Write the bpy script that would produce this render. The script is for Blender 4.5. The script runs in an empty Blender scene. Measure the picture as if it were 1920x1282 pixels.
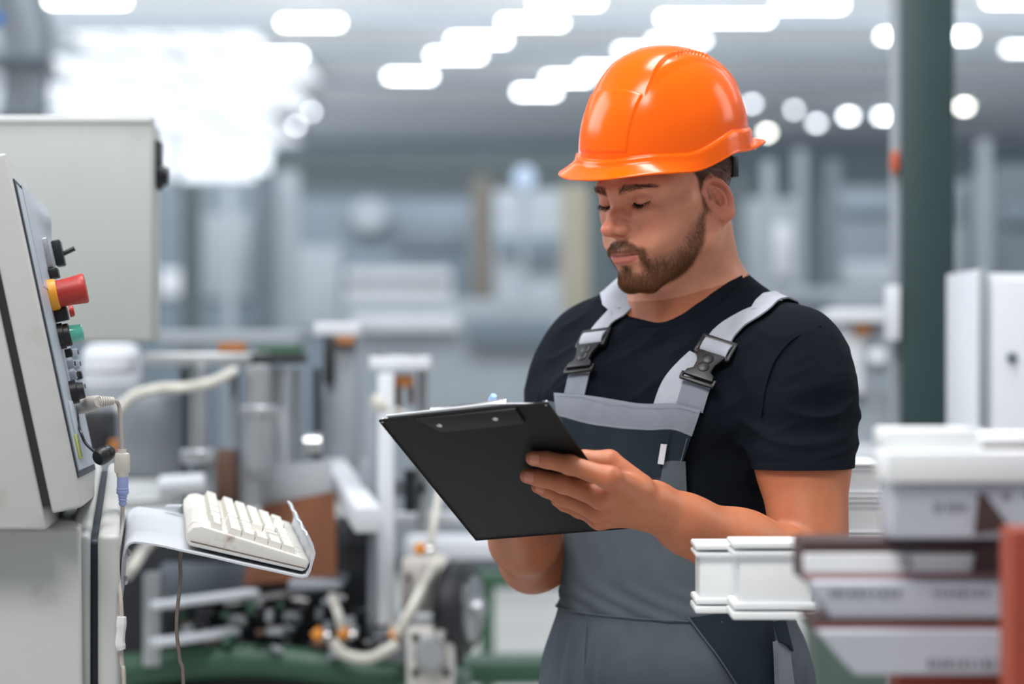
import bpy, bmesh, math, random
import numpy as np
from mathutils import Vector, Matrix

S = bpy.context.scene
COL = S.collection
random.seed(7)
rng = np.random.default_rng(7)

# ------------------------------------------------------------------ camera, world, light, exposure
CAMZ = 1.45
FP = 85 / 36 * 1920            # focal length in pixels of the 1920x1282 frame
cam_d = bpy.data.cameras.new('camera')
cam_d.sensor_width = 36
cam_d.lens = 85
cam_d.clip_start = 0.05
cam_d.clip_end = 300
cam_d.dof.use_dof = True
cam_d.dof.focus_distance = 3.03
cam_d.dof.aperture_fstop = 2.6
cam = bpy.data.objects.new('camera', cam_d)
cam.location = (0, 0, CAMZ)
cam.rotation_euler = (math.pi / 2, 0, 0)
COL.objects.link(cam)
S.camera = cam

world = bpy.data.worlds.new('world')
S.world = world
world.use_nodes = True
bg = world.node_tree.nodes['Background']
bg.inputs['Color'].default_value = (0.80, 0.88, 1.0, 1)
bg.inputs['Strength'].default_value = 0.38

S.view_settings.view_transform = 'Standard'
S.view_settings.look = 'None'
S.view_settings.gamma = 1
S.view_settings.use_curve_mapping = False
S.view_settings.exposure = 0.0
S.cycles.use_denoising = True
S.cycles.max_bounces = 6
S.cycles.sample_clamp_indirect = 6
S.cycles.caustics_reflective = False
S.cycles.caustics_refractive = False


def area(name, loc, target, sx, sy, energy, color=(1, 1, 1)):
    d = bpy.data.lights.new(name, 'AREA')
    d.shape = 'RECTANGLE'
    d.size = sx
    d.size_y = sy
    d.energy = energy
    d.color = color
    o = bpy.data.objects.new(name, d)
    o.location = loc
    v = Vector(target) - Vector(loc)
    o.rotation_euler = v.to_track_quat('-Z', 'Y').to_euler()
    COL.objects.link(o)
    return o


# lamps of the hall above and around the worker (all outside the frame)
area('hall_lamp_front', (-1.3, 0.6, 5.0), (0.1, 3.2, 1.4), 2.2, 1.2, 175, (1.0, 0.97, 0.93))
area('hall_lamp_overhead', (0.0, 3.5, 5.6), (0.1, 3.4, 1.0), 2.6, 0.9, 175, (0.97, 0.98, 1.0))
area('hall_lamp_side', (4.2, 3.9, 3.6), (0.3, 3.2, 1.4), 1.6, 2.4, 50, (1.0, 0.95, 0.88))
area('hall_lamp_left', (-4.0, 4.6, 3.8), (0.0, 3.3, 1.4), 2.5, 2.0, 90, (0.96, 0.98, 1.0))

area('hall_fill_near', (0, 12.5, 6.6), (0, 15, 0), 22, 2.0, 900, (0.95, 0.98, 1.0))  # unseen fills, this and the next two, added to brighten the far hall
area('hall_fill_middle', (0, 22.0, 6.6), (0, 25, 0), 26, 2.0, 1700, (0.94, 0.97, 1.0))
area('hall_fill_far', (0, 32.0, 6.1), (0, 43, 0), 26, 2.0, 2700, (0.93, 0.97, 1.0))
area('side_fill_left', (-16.2, 53.0, 3.2), (0, 53, 3.0), 4.0, 20.0, 2600, (0.93, 0.97, 1.0))  # unseen fill added at the blank left wall to brighten the far ceiling

# ------------------------------------------------------------------ helpers
def P(px, py, Y):
    """a point of the place: seen in direction (px, py) of the photograph at distance Y"""
    return np.array([(px - 960) / FP * Y, Y, CAMZ - (py - 641) / FP * Y])


def V(p):
    return Vector((float(p[0]), float(p[1]), float(p[2])))


def tag(o, label=None, cat=None, group=None, kind=None):
    if label: o['label'] = label
    if cat: o['category'] = cat
    if group: o['group'] = group
    if kind: o['kind'] = kind
    return o


def link(name, data, parent=None, loc=None):
    o = bpy.data.objects.new(name, data)
    COL.objects.link(o)
    if loc is not None: o.location = loc
    if parent is not None: o.parent = parent
    return o


def thing(name, label, cat, loc=(0, 0, 0), group=None, rz=0.0):
    o = link(name, None, None, V(loc))
    o.rotation_euler.z = rz
    o.empty_display_size = 0.05
    return tag(o, label, cat, group)


def copy_tree(o, parent=None):
    c = o.copy()
    COL.objects.link(c)
    if parent is not None: c.parent = parent
    for ch in list(o.children): copy_tree(ch, c)
    return c


MATS = {}


def mat(name, col, rough=0.5, metal=0.0, var=0.0, scale=20.0, bump=0.0, bscale=200.0, spec=0.5, coat=0.0, sss=0.0,
        emit=None, estr=0.0, alpha=1.0, trans=0.0, vcol=None, dirt=None, dirt_scale=6.0, dirt_amt=0.5, sheen=0.0):
    """procedural material: base colour with noise variation, optional stains of its own, fine bump"""
    if name in MATS: return MATS[name]
    m = bpy.data.materials.new(name)
    m.use_nodes = True
    nt = m.node_tree
    b = nt.nodes['Principled BSDF']
    c4 = (*col, 1)
    b.inputs['Roughness'].default_value = rough
    b.inputs['Metallic'].default_value = metal
    b.inputs['Specular IOR Level'].default_value = spec
    b.inputs['Coat Weight'].default_value = coat
    b.inputs['Transmission Weight'].default_value = trans
    b.inputs['Sheen Weight'].default_value = sheen
    src = None
    tc = nt.nodes.new('ShaderNodeTexCoord')
    if vcol:
        a = nt.nodes.new('ShaderNodeVertexColor')
        a.layer_name = vcol
        src = a.outputs['Color']
    if var > 0:
        n = nt.nodes.new('ShaderNodeTexNoise')
        n.inputs['Scale'].default_value = scale
        n.inputs['Detail'].default_value = 4
        nt.links.new(tc.outputs['Object'], n.inputs['Vector'])
        r = nt.nodes.new('ShaderNodeMapRange')
        r.inputs['From Min'].default_value = 0.3
        r.inputs['From Max'].default_value = 0.7
        r.inputs['To Min'].default_value = 1 - var
        r.inputs['To Max'].default_value = 1 + var
        nt.links.new(n.outputs['Fac'], r.inputs['Value'])
        mx = nt.nodes.new('ShaderNodeMix')
        mx.data_type = 'RGBA'
        mx.blend_type = 'MULTIPLY'
        mx.inputs[0].default_value = 1
        if src is None: mx.inputs[6].default_value = c4
        else: nt.links.new(src, mx.inputs[6])
        nt.links.new(r.outputs['Result'], mx.inputs[7])
        src = mx.outputs[2]
    if dirt:
        n = nt.nodes.new('ShaderNodeTexNoise')
        n.inputs['Scale'].default_value = dirt_scale
        n.inputs['Detail'].default_value = 8
        n.inputs['Roughness'].default_value = 0.65
        nt.links.new(tc.outputs['Object'], n.inputs['Vector'])
        r = nt.nodes.new('ShaderNodeMapRange')
        r.inputs['From Min'].default_value = 0.56
        r.inputs['From Max'].default_value = 0.78
        r.inputs['To Max'].default_value = dirt_amt
        nt.links.new(n.outputs['Fac'], r.inputs['Value'])
        mx = nt.nodes.new('ShaderNodeMix')
        mx.data_type = 'RGBA'
        nt.links.new(r.outputs['Result'], mx.inputs[0])
        if src is None: mx.inputs[6].default_value = c4
        else: nt.links.new(src, mx.inputs[6])
        mx.inputs[7].default_value = (*dirt, 1)
        src = mx.outputs[2]
    if src is None: b.inputs['Base Color'].default_value = c4
    else: nt.links.new(src, b.inputs['Base Color'])
    if sss > 0:
        b.inputs['Subsurface Weight'].default_value = sss
        b.inputs['Subsurface Radius'].default_value = (1.0, 0.35, 0.18)
        b.inputs['Subsurface Scale'].default_value = 0.006
    if bump > 0:
        n = nt.nodes.new('ShaderNodeTexNoise')
        n.inputs['Scale'].default_value = bscale
        n.inputs['Detail'].default_value = 3
        nt.links.new(tc.outputs['Object'], n.inputs['Vector'])
        bm = nt.nodes.new('ShaderNodeBump')
        bm.inputs['Strength'].default_value = bump
        bm.inputs['Distance'].default_value = 0.001
        nt.links.new(n.outputs['Fac'], bm.inputs['Height'])
        nt.links.new(bm.outputs['Normal'], b.inputs['Normal'])
    if emit:
        b.inputs['Emission Color'].default_value = (*emit, 1)
        b.inputs['Emission Strength'].default_value = estr
    MATS[name] = m
    return m


def sr(r, g, b):
    """sRGB 0-255 to linear"""
    f = lambda c: (c / 255 / 12.92) if c / 255 <= 0.04045 else ((c / 255 + 0.055) / 1.055) ** 2.4
    return (f(r), f(g), f(b))


def np_mesh(name, verts, faces, smooth=True):
    """mesh from numpy arrays; faces an (n,3) or (n,4) array or a list of arrays"""
    if not isinstance(faces, list): faces = [faces]
    me = bpy.data.meshes.new(name)
    me.vertices.add(len(verts))
    me.vertices.foreach_set('co', np.asarray(verts, np.float32).ravel())
    loops = np.concatenate([np.asarray(f, np.int32).ravel() for f in faces])
    tot = np.concatenate([np.full(len(f), np.asarray(f).shape[1], np.int32) for f in faces])
    start = np.concatenate([[0], np.cumsum(tot)[:-1]]).astype(np.int32)
    me.loops.add(len(loops))
    me.loops.foreach_set('vertex_index', loops)
    me.polygons.add(len(tot))
    me.polygons.foreach_set('loop_start', start)
    me.polygons.foreach_set('loop_total', tot)
    me.polygons.foreach_set('use_smooth', np.full(len(tot), smooth, bool))
    me.update(calc_edges=True)
    me.validate()
    return me


class MB:
    """collects simple solids into one mesh"""

    def __init__(s):
        s.bm = bmesh.new()

    def box(s, c, size, rot=None, bevel=0.0, seg=2):
        g = bmesh.ops.create_cube(s.bm, size=1)
        vs = g['verts']
        M = Matrix.Translation(V(c)) @ (rot.to_4x4() if rot is not None else Matrix.Identity(4)) @ Matrix.Diagonal((*[float(x) for x in size], 1))
        bmesh.ops.transform(s.bm, matrix=M, verts=vs)
        if bevel > 0:
            es = list({e for v in vs for e in v.link_edges})
            bmesh.ops.bevel(s.bm, geom=es, offset=bevel, segments=seg, affect='EDGES', profile=0.5)
        return s

    def hexa(s, bottom, top, bevel=0.0, seg=2):
        """solid between two quads (four points each, same order)"""
        vs = [s.bm.verts.new(V(p)) for p in list(bottom) + list(top)]
        fs = [s.bm.faces.new([vs[i] for i in q]) for q in ((3, 2, 1, 0), (4, 5, 6, 7), (0, 1, 5, 4), (1, 2, 6, 5), (2, 3, 7, 6), (3, 0, 4, 7))]
        bmesh.ops.recalc_face_normals(s.bm, faces=fs)
        if bevel > 0:
            es = list({e for f in fs for e in f.edges})
            bmesh.ops.bevel(s.bm, geom=es, offset=bevel, segments=seg, affect='EDGES', profile=0.5)
        return s

    def prism(s, pts, h, bevel=0.0, seg=2):
        """polygon pts (world points) extruded by the vector h"""
        a = [s.bm.verts.new(V(p)) for p in pts]
        b = [s.bm.verts.new(V(np.asarray(p) + np.asarray(h))) for p in pts]
        n = len(a)
        fs = [s.bm.faces.new(a[::-1]), s.bm.faces.new(b)]
        for i in range(n): fs.append(s.bm.faces.new((a[i], a[(i + 1) % n], b[(i + 1) % n], b[i])))
        bmesh.ops.recalc_face_normals(s.bm, faces=fs)
        if bevel > 0:
            es = list({e for f in fs for e in f.edges})
            bmesh.ops.bevel(s.bm, geom=es, offset=bevel, segments=seg, affect='EDGES', profile=0.5)
        return s

    def rev(s, a, b, prof, n=24):
        """solid of revolution about the axis a->b; prof = [(t along axis 0..1, radius)]"""
        a = np.asarray(a, float); b = np.asarray(b, float)
        ax = b - a
        w = ax / np.linalg.norm(ax)
        u = np.cross(w, [0, 0, 1.0])
        if np.linalg.norm(u) < 1e-3: u = np.cross(w, [0, 1.0, 0])
        u /= np.linalg.norm(u)
        v = np.cross(w, u)
        rings = []
        for t, r in prof:
            c = a + ax * t
            rings.append([s.bm.verts.new(V(c + r * (math.cos(k * 2 * math.pi / n) * u + math.sin(k * 2 * math.pi / n) * v))) for k in range(n)])
        fs = []
        for i in range(len(rings) - 1):
            for k in range(n):
                fs.append(s.bm.faces.new((rings[i][k], rings[i][(k + 1) % n], rings[i + 1][(k + 1) % n], rings[i + 1][k])))
        fs.append(s.bm.faces.new(rings[0][::-1]))
        fs.append(s.bm.faces.new(rings[-1]))
        bmesh.ops.recalc_face_normals(s.bm, faces=fs)
        return s

    def cyl(s, a, b, r, n=20, r2=None, ch=0.12):
        r2 = r if r2 is None else r2
        L = np.linalg.norm(np.asarray(b, float) - np.asarray(a, float))
        c = min(ch * min(r, r2), L * 0.3)
        return s.rev(a, b, [(0, r - c), (c / L, r), (1 - c / L, r2), (1, r2 - c)], n)

    def tube(s, pts, r, n=10, caps=True, sub=6):
        """round tube along a smooth path"""
        pts = smooth_path(pts, sub) if sub > 1 else np.asarray(pts, float)
        rr = np.full(len(pts), r) if np.isscalar(r) else np.interp(np.linspace(0, 1, len(pts)), np.linspace(0, 1, len(r)), r)
        T = np.gradient(pts, axis=0)
        T /= np.linalg.norm(T, axis=1)[:, None]
        u = np.cross(T[0], [0.3, 0.2, 1.0]); u /= np.linalg.norm(u)
        rings = []
        for i, p in enumerate(pts):
            u = u - T[i] * (u @ T[i]); u /= np.linalg.norm(u)
            v = np.cross(T[i], u)
            rings.append([s.bm.verts.new(V(p + rr[i] * (math.cos(k * 2 * math.pi / n) * u + math.sin(k * 2 * math.pi / n) * v))) for k in range(n)])
        for i in range(len(rings) - 1):
            for k in range(n):
                s.bm.faces.new((rings[i][k], rings[i][(k + 1) % n], rings[i + 1][(k + 1) % n], rings[i + 1][k]))
        if caps:
            s.bm.faces.new(rings[0][::-1]); s.bm.faces.new(rings[-1])
        return s

    def build(s, name, m, parent=None, smooth=True, angle=40):
        me = bpy.data.meshes.new(name)
        s.bm.normal_update()
        s.bm.to_mesh(me)
        s.bm.free()
        o = link(name, me, parent)
        me.materials.append(m)
        if smooth:
            me.polygons.foreach_set('use_smooth', np.ones(len(me.polygons), bool))
            me.set_sharp_from_angle(angle=math.radians(angle))
        if parent is not None: me.transform(chain(parent).inverted())
        return o


def chain(o):
    M = Matrix.Identity(4)
    while o is not None:
        M = Matrix.LocRotScale(o.location, o.rotation_euler, o.scale) @ M
        o = o.parent
    return M


def smooth_path(pts, sub=6):
    """Catmull-Rom through the points"""
    p = np.asarray(pts, float)
    if len(p) < 3: return np.linspace(p[0], p[-1], max(2, sub))
    q = np.vstack([2 * p[0] - p[1], p, 2 * p[-1] - p[-2]])
    out = []
    for i in range(1, len(q) - 2):
        for t in np.linspace(0, 1, sub, endpoint=False):
            a, b, c, d = q[i - 1], q[i], q[i + 1], q[i + 2]
            out.append(0.5 * ((2 * b) + (c - a) * t + (2 * a - 5 * b + 4 * c - d) * t * t + (3 * b - a - 3 * c + d) * t ** 3))
    out.append(p[-1])
    return np.array(out)


# ------------------------------------------------------------------ signed-distance modelling
def nrm(v): return v / np.linalg.norm(v)


def ell(p, c, r, R=None):
    q = p - np.asarray(c, np.float32)
    if R is not None: q = q @ np.asarray(R, np.float32)
    r = np.asarray(r, np.float32)
    q = q / r
    k0 = np.sqrt((q * q).sum(-1))
    k1 = np.sqrt(((q / r) ** 2).sum(-1)) + 1e-9
    return k0 * (k0 - 1) / k1


def sph(p, c, r):
    return np.sqrt(((p - np.asarray(c, np.float32)) ** 2).sum(-1)) - r


def cap(p, a, b, ra, rb=None):
    rb = ra if rb is None else rb
    a = np.asarray(a, np.float32); b = np.asarray(b, np.float32)
    ba = b - a
    q = p - a
    h = np.clip((q @ ba) / (ba @ ba), 0, 1)
    return np.sqrt(((q - h[..., None] * ba) ** 2).sum(-1)) - (ra + (rb - ra) * h)


def chain_cap(p, pts, rs, k=0.0):
    d = None
    for i in range(len(pts) - 1):
        e = cap(p, pts[i], pts[i + 1], rs[i], rs[i + 1])
        d = e if d is None else (smin(d, e, k) if k > 0 else np.minimum(d, e))
    return d


def smin(a, b, k):
    h = np.clip(0.5 + 0.5 * (b - a) / k, 0, 1)
    return b * (1 - h) + a * h - k * h * (1 - h)


def smax(a, b, k): return -smin(-a, -b, k)


def sstep(a, b, x):
    t = np.clip((x - a) / (b - a), 0, 1)
    return t * t * (3 - 2 * t)


def vnoise(p):
    """value noise -1..1"""
    i = np.floor(p).astype(np.int64)
    f = p - i
    f = f * f * (3 - 2 * f)
    def h(a):
        n = (a[..., 0] * 73856093) ^ (a[..., 1] * 19349663) ^ (a[..., 2] * 83492791)
        n = (n ^ (n >> 13)) * 1274126177
        n = n ^ (n >> 16)
        return (n & 0xffff) / 32767.5 - 1
    r = 0
    for dx in (0, 1):
        for dy in (0, 1):
            for dz in (0, 1):
                w = (f[..., 0] if dx else 1 - f[..., 0]) * (f[..., 1] if dy else 1 - f[..., 1]) * (f[..., 2] if dz else 1 - f[..., 2])
                r = r + w * h(i + np.array([dx, dy, dz]))
    return r


def surface_net(fn, lo, hi, h, B=8):
    """sparse surface nets of fn over the box lo..hi at voxel size h"""
    lo = np.asarray(lo, float); hi = np.asarray(hi, float)
    nb = np.ceil((hi - lo) / (h * B)).astype(int)
    g = np.stack(np.meshgrid(*[np.arange(n) for n in nb], indexing='ij'), -1).reshape(-1, 3)
    ctr = lo + (g + 0.5) * h * B
    d = np.concatenate([fn(c.astype(np.float32)) for c in np.array_split(ctr, max(1, len(ctr) // 60000))])
    g = g[np.abs(d) < h * B * 2.0]
    o = np.stack(np.meshgrid(*[np.arange(B + 1)] * 3, indexing='ij'), -1)
    N = (nb * B + 3).astype(np.int64)
    key = lambda c: (c[..., 0] * N[1] + c[..., 1]) * N[2] + c[..., 2]
    keys, pos, edges = [], [], [[], [], []]
    for ch in np.array_split(g, max(1, len(g) // 400)):
        base = ch * B
        idx = base[:, None, None, None, :] + o
        pts = (lo + idx * h).astype(np.float32)
        sh = pts.shape[:-1]
        D = fn(pts.reshape(-1, 3)).reshape(sh)
        s = D < 0
        corners = [(i, j, k) for i in (0, 1) for j in (0, 1) for k in (0, 1)]
        sl = lambda A, c: A[:, c[0]:B + c[0], c[1]:B + c[1], c[2]:B + c[2]]
        cnt = sum(sl(s, c).astype(np.int8) for c in corners)
        act = (cnt > 0) & (cnt < 8)
        w = np.nonzero(act)
        if len(w[0]) == 0: continue
        Dc = {c: sl(D, c)[w] for c in corners}
        acc = np.zeros((len(w[0]), 3)); n = np.zeros(len(w[0]))
        for c in corners:
            for ax in range(3):
                if c[ax] == 0:
                    e = list(c); e[ax] = 1; e = tuple(e)
                    a, b = Dc[c], Dc[e]
                    m = (a < 0) != (b < 0)
                    t = np.where(m, a / np.where(m, a - b, 1), 0)
                    q = np.tile(np.array(c, float), (len(a), 1)); q[:, ax] += t
                    acc += q * m[:, None]; n += m
        cell = base[w[0]] + np.stack(w[1:], -1)
        keys.append(key(cell + 1)); pos.append(lo + (cell + acc / n[:, None]) * h)
        c0 = Dc[(0, 0, 0)] < 0
        for ax in range(3):
            e = [0, 0, 0]; e[ax] = 1
            c1 = Dc[tuple(e)] < 0
            m = c0 != c1
            edges[ax].append(np.column_stack([cell[m] + 1, c0[m]]))
    keys = np.concatenate(keys); pos = np.concatenate(pos)
    order = np.argsort(keys); keys = keys[order]; pos = pos[order]
    quads = []
    for ax in range(3):
        E = np.concatenate(edges[ax]).astype(np.int64)
        c = E[:, :3]; s0 = E[:, 3].astype(bool)
        u = np.zeros(3, int); v = np.zeros(3, int)
        u[(ax + 1) % 3] = 1; v[(ax + 2) % 3] = 1
        ids = []
        ok = np.ones(len(c), bool)
        for off in (-u - v, -v, 0 * u, -u):
            k = key(c + off)
            i = np.clip(np.searchsorted(keys, k), 0, len(keys) - 1)
            ok &= keys[i] == k
            ids.append(i)
        q = np.stack(ids, -1)
        q[~s0] = q[~s0][:, ::-1]
        quads.append(q[ok])
    return pos, np.concatenate(quads)


def gradient(fn, p, e=0.0006):
    p = p.astype(np.float32)
    k = np.array([[1, -1, -1], [-1, -1, 1], [-1, 1, -1], [1, 1, 1]], np.float32)
    g = sum(k[i] * fn(p + e * k[i])[:, None] for i in range(4))
    return g / (np.linalg.norm(g, axis=1)[:, None] + 1e-9)


def project(fn, p, it=3, target=0.0):
    for _ in range(it):
        d = fn(p.astype(np.float32)) - target
        p = p - gradient(fn, p) * np.clip(d, -0.004, 0.004)[:, None]
    return p


def refine(pos, quads, sel):
    """each selected quad into four"""
    Q = quads[sel]; rest = quads[~sel]
    e = np.concatenate([Q[:, [0, 1]], Q[:, [1, 2]], Q[:, [2, 3]], Q[:, [3, 0]]])
    e.sort(axis=1)
    ue, inv = np.unique(e, axis=0, return_inverse=True)
    inv = inv.reshape(4, -1)
    mid = pos[ue].mean(1); ctr = pos[Q].mean(1)
    n0 = len(pos); n1 = n0 + len(mid)
    m = n0 + inv; c = n1 + np.arange(len(Q))
    new = np.concatenate([np.stack([Q[:, 0], m[0], c, m[3]], -1), np.stack([m[0], Q[:, 1], m[1], c], -1),
                          np.stack([c, m[1], Q[:, 2], m[2]], -1), np.stack([m[3], c, m[2], Q[:, 3]], -1)])
    return np.concatenate([pos, mid, ctr]), np.concatenate([rest, new]), np.concatenate([np.zeros(len(rest), bool), np.ones(len(new), bool)])


def set_color(me, cols, name='Col'):
    a = me.color_attributes.new(name, 'FLOAT_COLOR', 'POINT')
    c = np.ones((len(cols), 4), np.float32); c[:, :3] = cols
    a.data.foreach_set('color', c.ravel())


M_black = mat('black_plastic', sr(26, 27, 30), rough=.42, var=.08, scale=60)
M_steel = mat('bright_steel', sr(196, 196, 198), rough=.25, metal=1.0, var=.05)
M_alu = mat('aluminium', sr(190, 193, 196), rough=.38, metal=.85, var=.06, scale=10)
M_cream = mat('cream_enamel', sr(190, 191, 188), rough=.42, var=.03, scale=5, dirt=sr(138, 126, 112), dirt_scale=9, dirt_amt=.45, bump=.12, bscale=350)
# ------------------------------------------------------------------ the hall
CEIL = 6.75
M_floor = mat('worn_concrete', sr(186, 186, 182), rough=.35, var=.10, scale=1.2, dirt=sr(140, 138, 134), dirt_scale=.7, dirt_amt=.5)
M_ceil = mat('ceiling_sheet', sr(224, 228, 234), rough=.8, var=.05, scale=.4)
M_wallb = mat('wall_sheet', sr(118, 130, 140), rough=.8, var=.08, scale=.3)
M_lamp = mat('lamp_diffuser', sr(240, 244, 255), rough=.5, emit=(.93, .96, 1.0), estr=15)
M_lampw = mat('warm_lamp_diffuser', sr(250, 250, 235), rough=.5, emit=(1.0, 1.0, .90), estr=15)
M_lampd = mat('lamp_diffuser_dim', sr(240, 244, 255), rough=.5, emit=(.90, .95, 1.0), estr=9)
M_body = mat('lamp_body', sr(180, 186, 192), rough=.5, var=.04)
M_win = mat('daylight_pane', sr(235, 240, 246), rough=.5, emit=(.94, .965, 1.0), estr=.78)
M_frame = mat('window_frame_grey', sr(170, 178, 186), rough=.6, var=.05)
M_gp = mat('green_grey_paint', sr(92, 104, 106), rough=.5, var=.08, scale=3)
M_col = mat('dark_green_paint', sr(34, 56, 57), rough=.5, var=.10, scale=4)
M_mg = mat('machine_grey', sr(150, 158, 165), rough=.5, var=.08, scale=2)
M_md = mat('machine_dark_grey', sr(104, 114, 123), rough=.5, var=.10, scale=2)
M_mb = mat('machine_blue_grey', sr(112, 124, 136), rough=.5, var=.10, scale=2)
M_ml = mat('machine_light', sr(214, 218, 224), rough=.45, var=.05, scale=2)
M_sand = mat('sand_paint', sr(160, 154, 138), rough=.6, var=.06, scale=3)
M_brown = mat('hardboard', sr(134, 84, 58), rough=.7, var=.10, scale=9)
M_dark = mat('oily_steel', sr(44, 46, 50), rough=.45, var=.2, scale=16, metal=.3)
M_greenm = mat('machine_green', sr(54, 92, 70), rough=.45, var=.12, scale=8, dirt=sr(56, 64, 58), dirt_scale=9, dirt_amt=.5)
M_brass = mat('orange_fitting', sr(222, 140, 40), rough=.4, var=.08)
M_hose = mat('clear_hose', sr(208, 206, 196), rough=.3, var=.05)
M_rust = mat('brown_steel', sr(96, 68, 56), rough=.6, var=.15, scale=14)
M_orange = mat('orange_paint', sr(214, 96, 52), rough=.5, var=.06)


def struct(name, mb, m):
    o = mb.build(name, m)
    o['kind'] = 'structure'
    return o


struct('floor', MB().box((0, 30, -.05), (60, 72, .1)), M_floor)
struct('ceiling', MB().box((0, 43, CEIL + .06), (60, 44, .12)), M_ceil)
struct('wall_back', MB().box((0, 64.1, CEIL / 2), (60, .2, CEIL)), M_wallb)
M_side = mat('side_wall_sheet', sr(196, 204, 212), rough=.8, var=.05, scale=.3)
struct('wall_left', MB().box((-16.5, 43, CEIL / 2), (.2, 44, CEIL)), M_side)
struct('wall_right', MB().box((16.5, 43, CEIL / 2), (.2, 44, CEIL)), M_side)
# roof girders across the hall
for i, y in enumerate((39.5, 44.0, 49.0, 54.5, 60.0)):
    o = MB().box((0, y, CEIL - .05), (60, .25, .10)).build('trim_%d' % (i + 1), mat('girder_paint', sr(150, 160, 172), rough=.6, var=.05))
    o['kind'] = 'structure'


def at_z(px, py, z):
    """place on the horizontal plane z seen in that direction"""
    Y = (CAMZ - z) * FP / (py - 641)
    return P(px, py, Y)


# bright translucent glazing in the far left of the back wall
for i, (x0, x1, y0, y1) in enumerate(((96, 300, 282, 345), (306, 470, 276, 345), (476, 566, 276, 340))):
    pass
YW = 63.9
for i, (x0, x1) in enumerate(((-260, -60), (-54, 136), (142, 326), (332, 516))):
    a, b = P(x0, 266, YW), P(x1, 342, YW)
    w = link('window_%d' % (i + 1), None); w['kind'] = 'structure'; w.location = V((a + b) / 2)
    MB().box(((a[0] + b[0]) / 2, YW, (a[2] + b[2]) / 2), (b[0] - a[0] - .2, .06, a[2] - b[2] - .2)).build('window_pane', M_win, w)
    f = MB()
    for z in (a[2], b[2]): f.box(((a[0] + b[0]) / 2, YW, z), (b[0] - a[0], .14, .14))
    for x in (a[0], b[0]): f.box((x, YW, (a[2] + b[2]) / 2), (.14, .14, a[2] - b[2]))
    f.build('window_frame', M_frame, w)
# rooflights above them: panes between glazing bars, set under the roof
n_ = 5
for (ya, yb, pxa, pxb) in ((54.7, 63.9, 60, 540), (49.2, 54.3, 85, 575), (44.2, 48.8, 100, 590), (41.6, 43.8, 150, 500)):
    Ym = (ya + yb) / 2
    x0, x1 = P(pxa, 0, Ym)[0], P(pxb, 0, Ym)[0]
    w = link('window_%d' % n_, None); w['kind'] = 'structure'; w.location = (0, Ym, CEIL - .03); n_ += 1
    for k in range(4): MB().box((x0 + (x1 - x0) * (k + .5) / 4, Ym, CEIL - .03), ((x1 - x0) / 4 - .06, yb - ya, .04)).build('window_pane', M_win, w)
    for t in np.linspace(0, 1, 5): MB().box((x0 + (x1 - x0) * t, Ym, CEIL - .04), (.06, yb - ya, .06)).build('glazing_bar', M_frame, w)

# ceiling luminaires: (left, right, height in the photograph), each hung under the ceiling
ZL = 6.5
LAMPS = [(92, 235, 2, 'w'), (528, 638, 43, 'w'), (440, 566, 105, 'n'), (436, 528, 136, 'n'), (424, 486, 186, 'n'),
         (727, 811, 143, 'n'), (807, 903, 104, 'n'), (846, 950, 75, 'n'), (969, 1044, 173, 'n'), (1024, 1104, 147, 'n'), (1088, 1154, 130, 'n'),
         (942, 1056, 42, 'w'), (1000, 1124, 3, 'n'), (1158, 1274, 95, 'd'), (1222, 1324, 76, 'd'), (1240, 1442, 35, 'n'), (1458, 1580, 10, 'n'),
         (1652, 1822, 68, 'n'), (1852, 2000, 0, 'n'), (1404, 1416, 195, 'd'), (1432, 1444, 249, 'w'), (1484, 1494, 206, 'd'), (1524, 1538, 231, 'd'),
         (1582, 1600, 218, 'n'), (1646, 1676, 218, 'n'), (1682, 1694, 176, 'w'), (1800, 1816, 200, 'w'),
         (186, 196, 205, 'd'), (550, 560, 236, 'd'), (580, 588, 210, 'd'), (1886, 1960, 92, 'd'), (1330, 1352, 150, 'd')]
where = {0: 'nearest of the far-left row', 1: 'left of centre'}
order = sorted(range(len(LAMPS)), key=lambda i: LAMPS[i][0])
for i, (x0, x1, py, k) in enumerate(LAMPS):
    Y = min((ZL - CAMZ) * FP / (641 - py), 62.0)
    a, b = P(x0, py, Y), P(x1, py, Y)
    c = (a + b) / 2
    L_ = b[0] - a[0]
    rank = order.index(i) + 1
    side = 'left of the hard hat' if x1 < 1110 else ('above the hard hat' if x1 < 1360 else ('right of the hard hat' if x1 < 1690 else 'beside the green column'))
    ordinal = ['first', 'second', 'third', 'fourth', 'fifth', 'sixth', 'seventh', 'eighth', 'ninth', 'tenth', 'eleventh', 'twelfth', 'thirteenth', 'fourteenth', 'fifteenth', 'sixteenth', 'seventeenth', 'eighteenth', 'nineteenth', 'twentieth']
    lampname = ('long' if L_ > 1.0 else 'short') + ' ' + {'w': 'warm white', 'n': 'white', 'd': 'bluish'}[k] + ' ceiling lamp ' + side
    same = [j for j in order if j <= 999]
    t = thing('ceiling_lamp', lampname, 'lamp', c, 'ceiling lamps of the hall')
    t['_s'] = side; t['_n'] = lampname; t['_x'] = float((x0 + x1) / 2)
    hgt = 7.5 / FP * Y
    MB().box(c + np.array([0, 0, hgt * .62]), (L_ + .10, .22, hgt * .30), None, .01, 1).build('housing', M_body, t)
    MB().box(c, (L_, .16, hgt), None, min(.02, hgt * .2), 1).build('diffuser', {'w': M_lampw, 'n': M_lamp, 'd': M_lampd}[k], t)
    for s_ in (-.35, .35): MB().cyl((c[0] + L_ * s_, c[1], c[2] + hgt * .75), (c[0] + L_ * s_, c[1], CEIL + .01), .012, 6).build('hanger', M_body, t)
lamps = [o for o in COL.objects if o.name.startswith('ceiling_lamp')]
lab = {}
for o in lamps: lab.setdefault(o['_n'], []).append(o)
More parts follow.
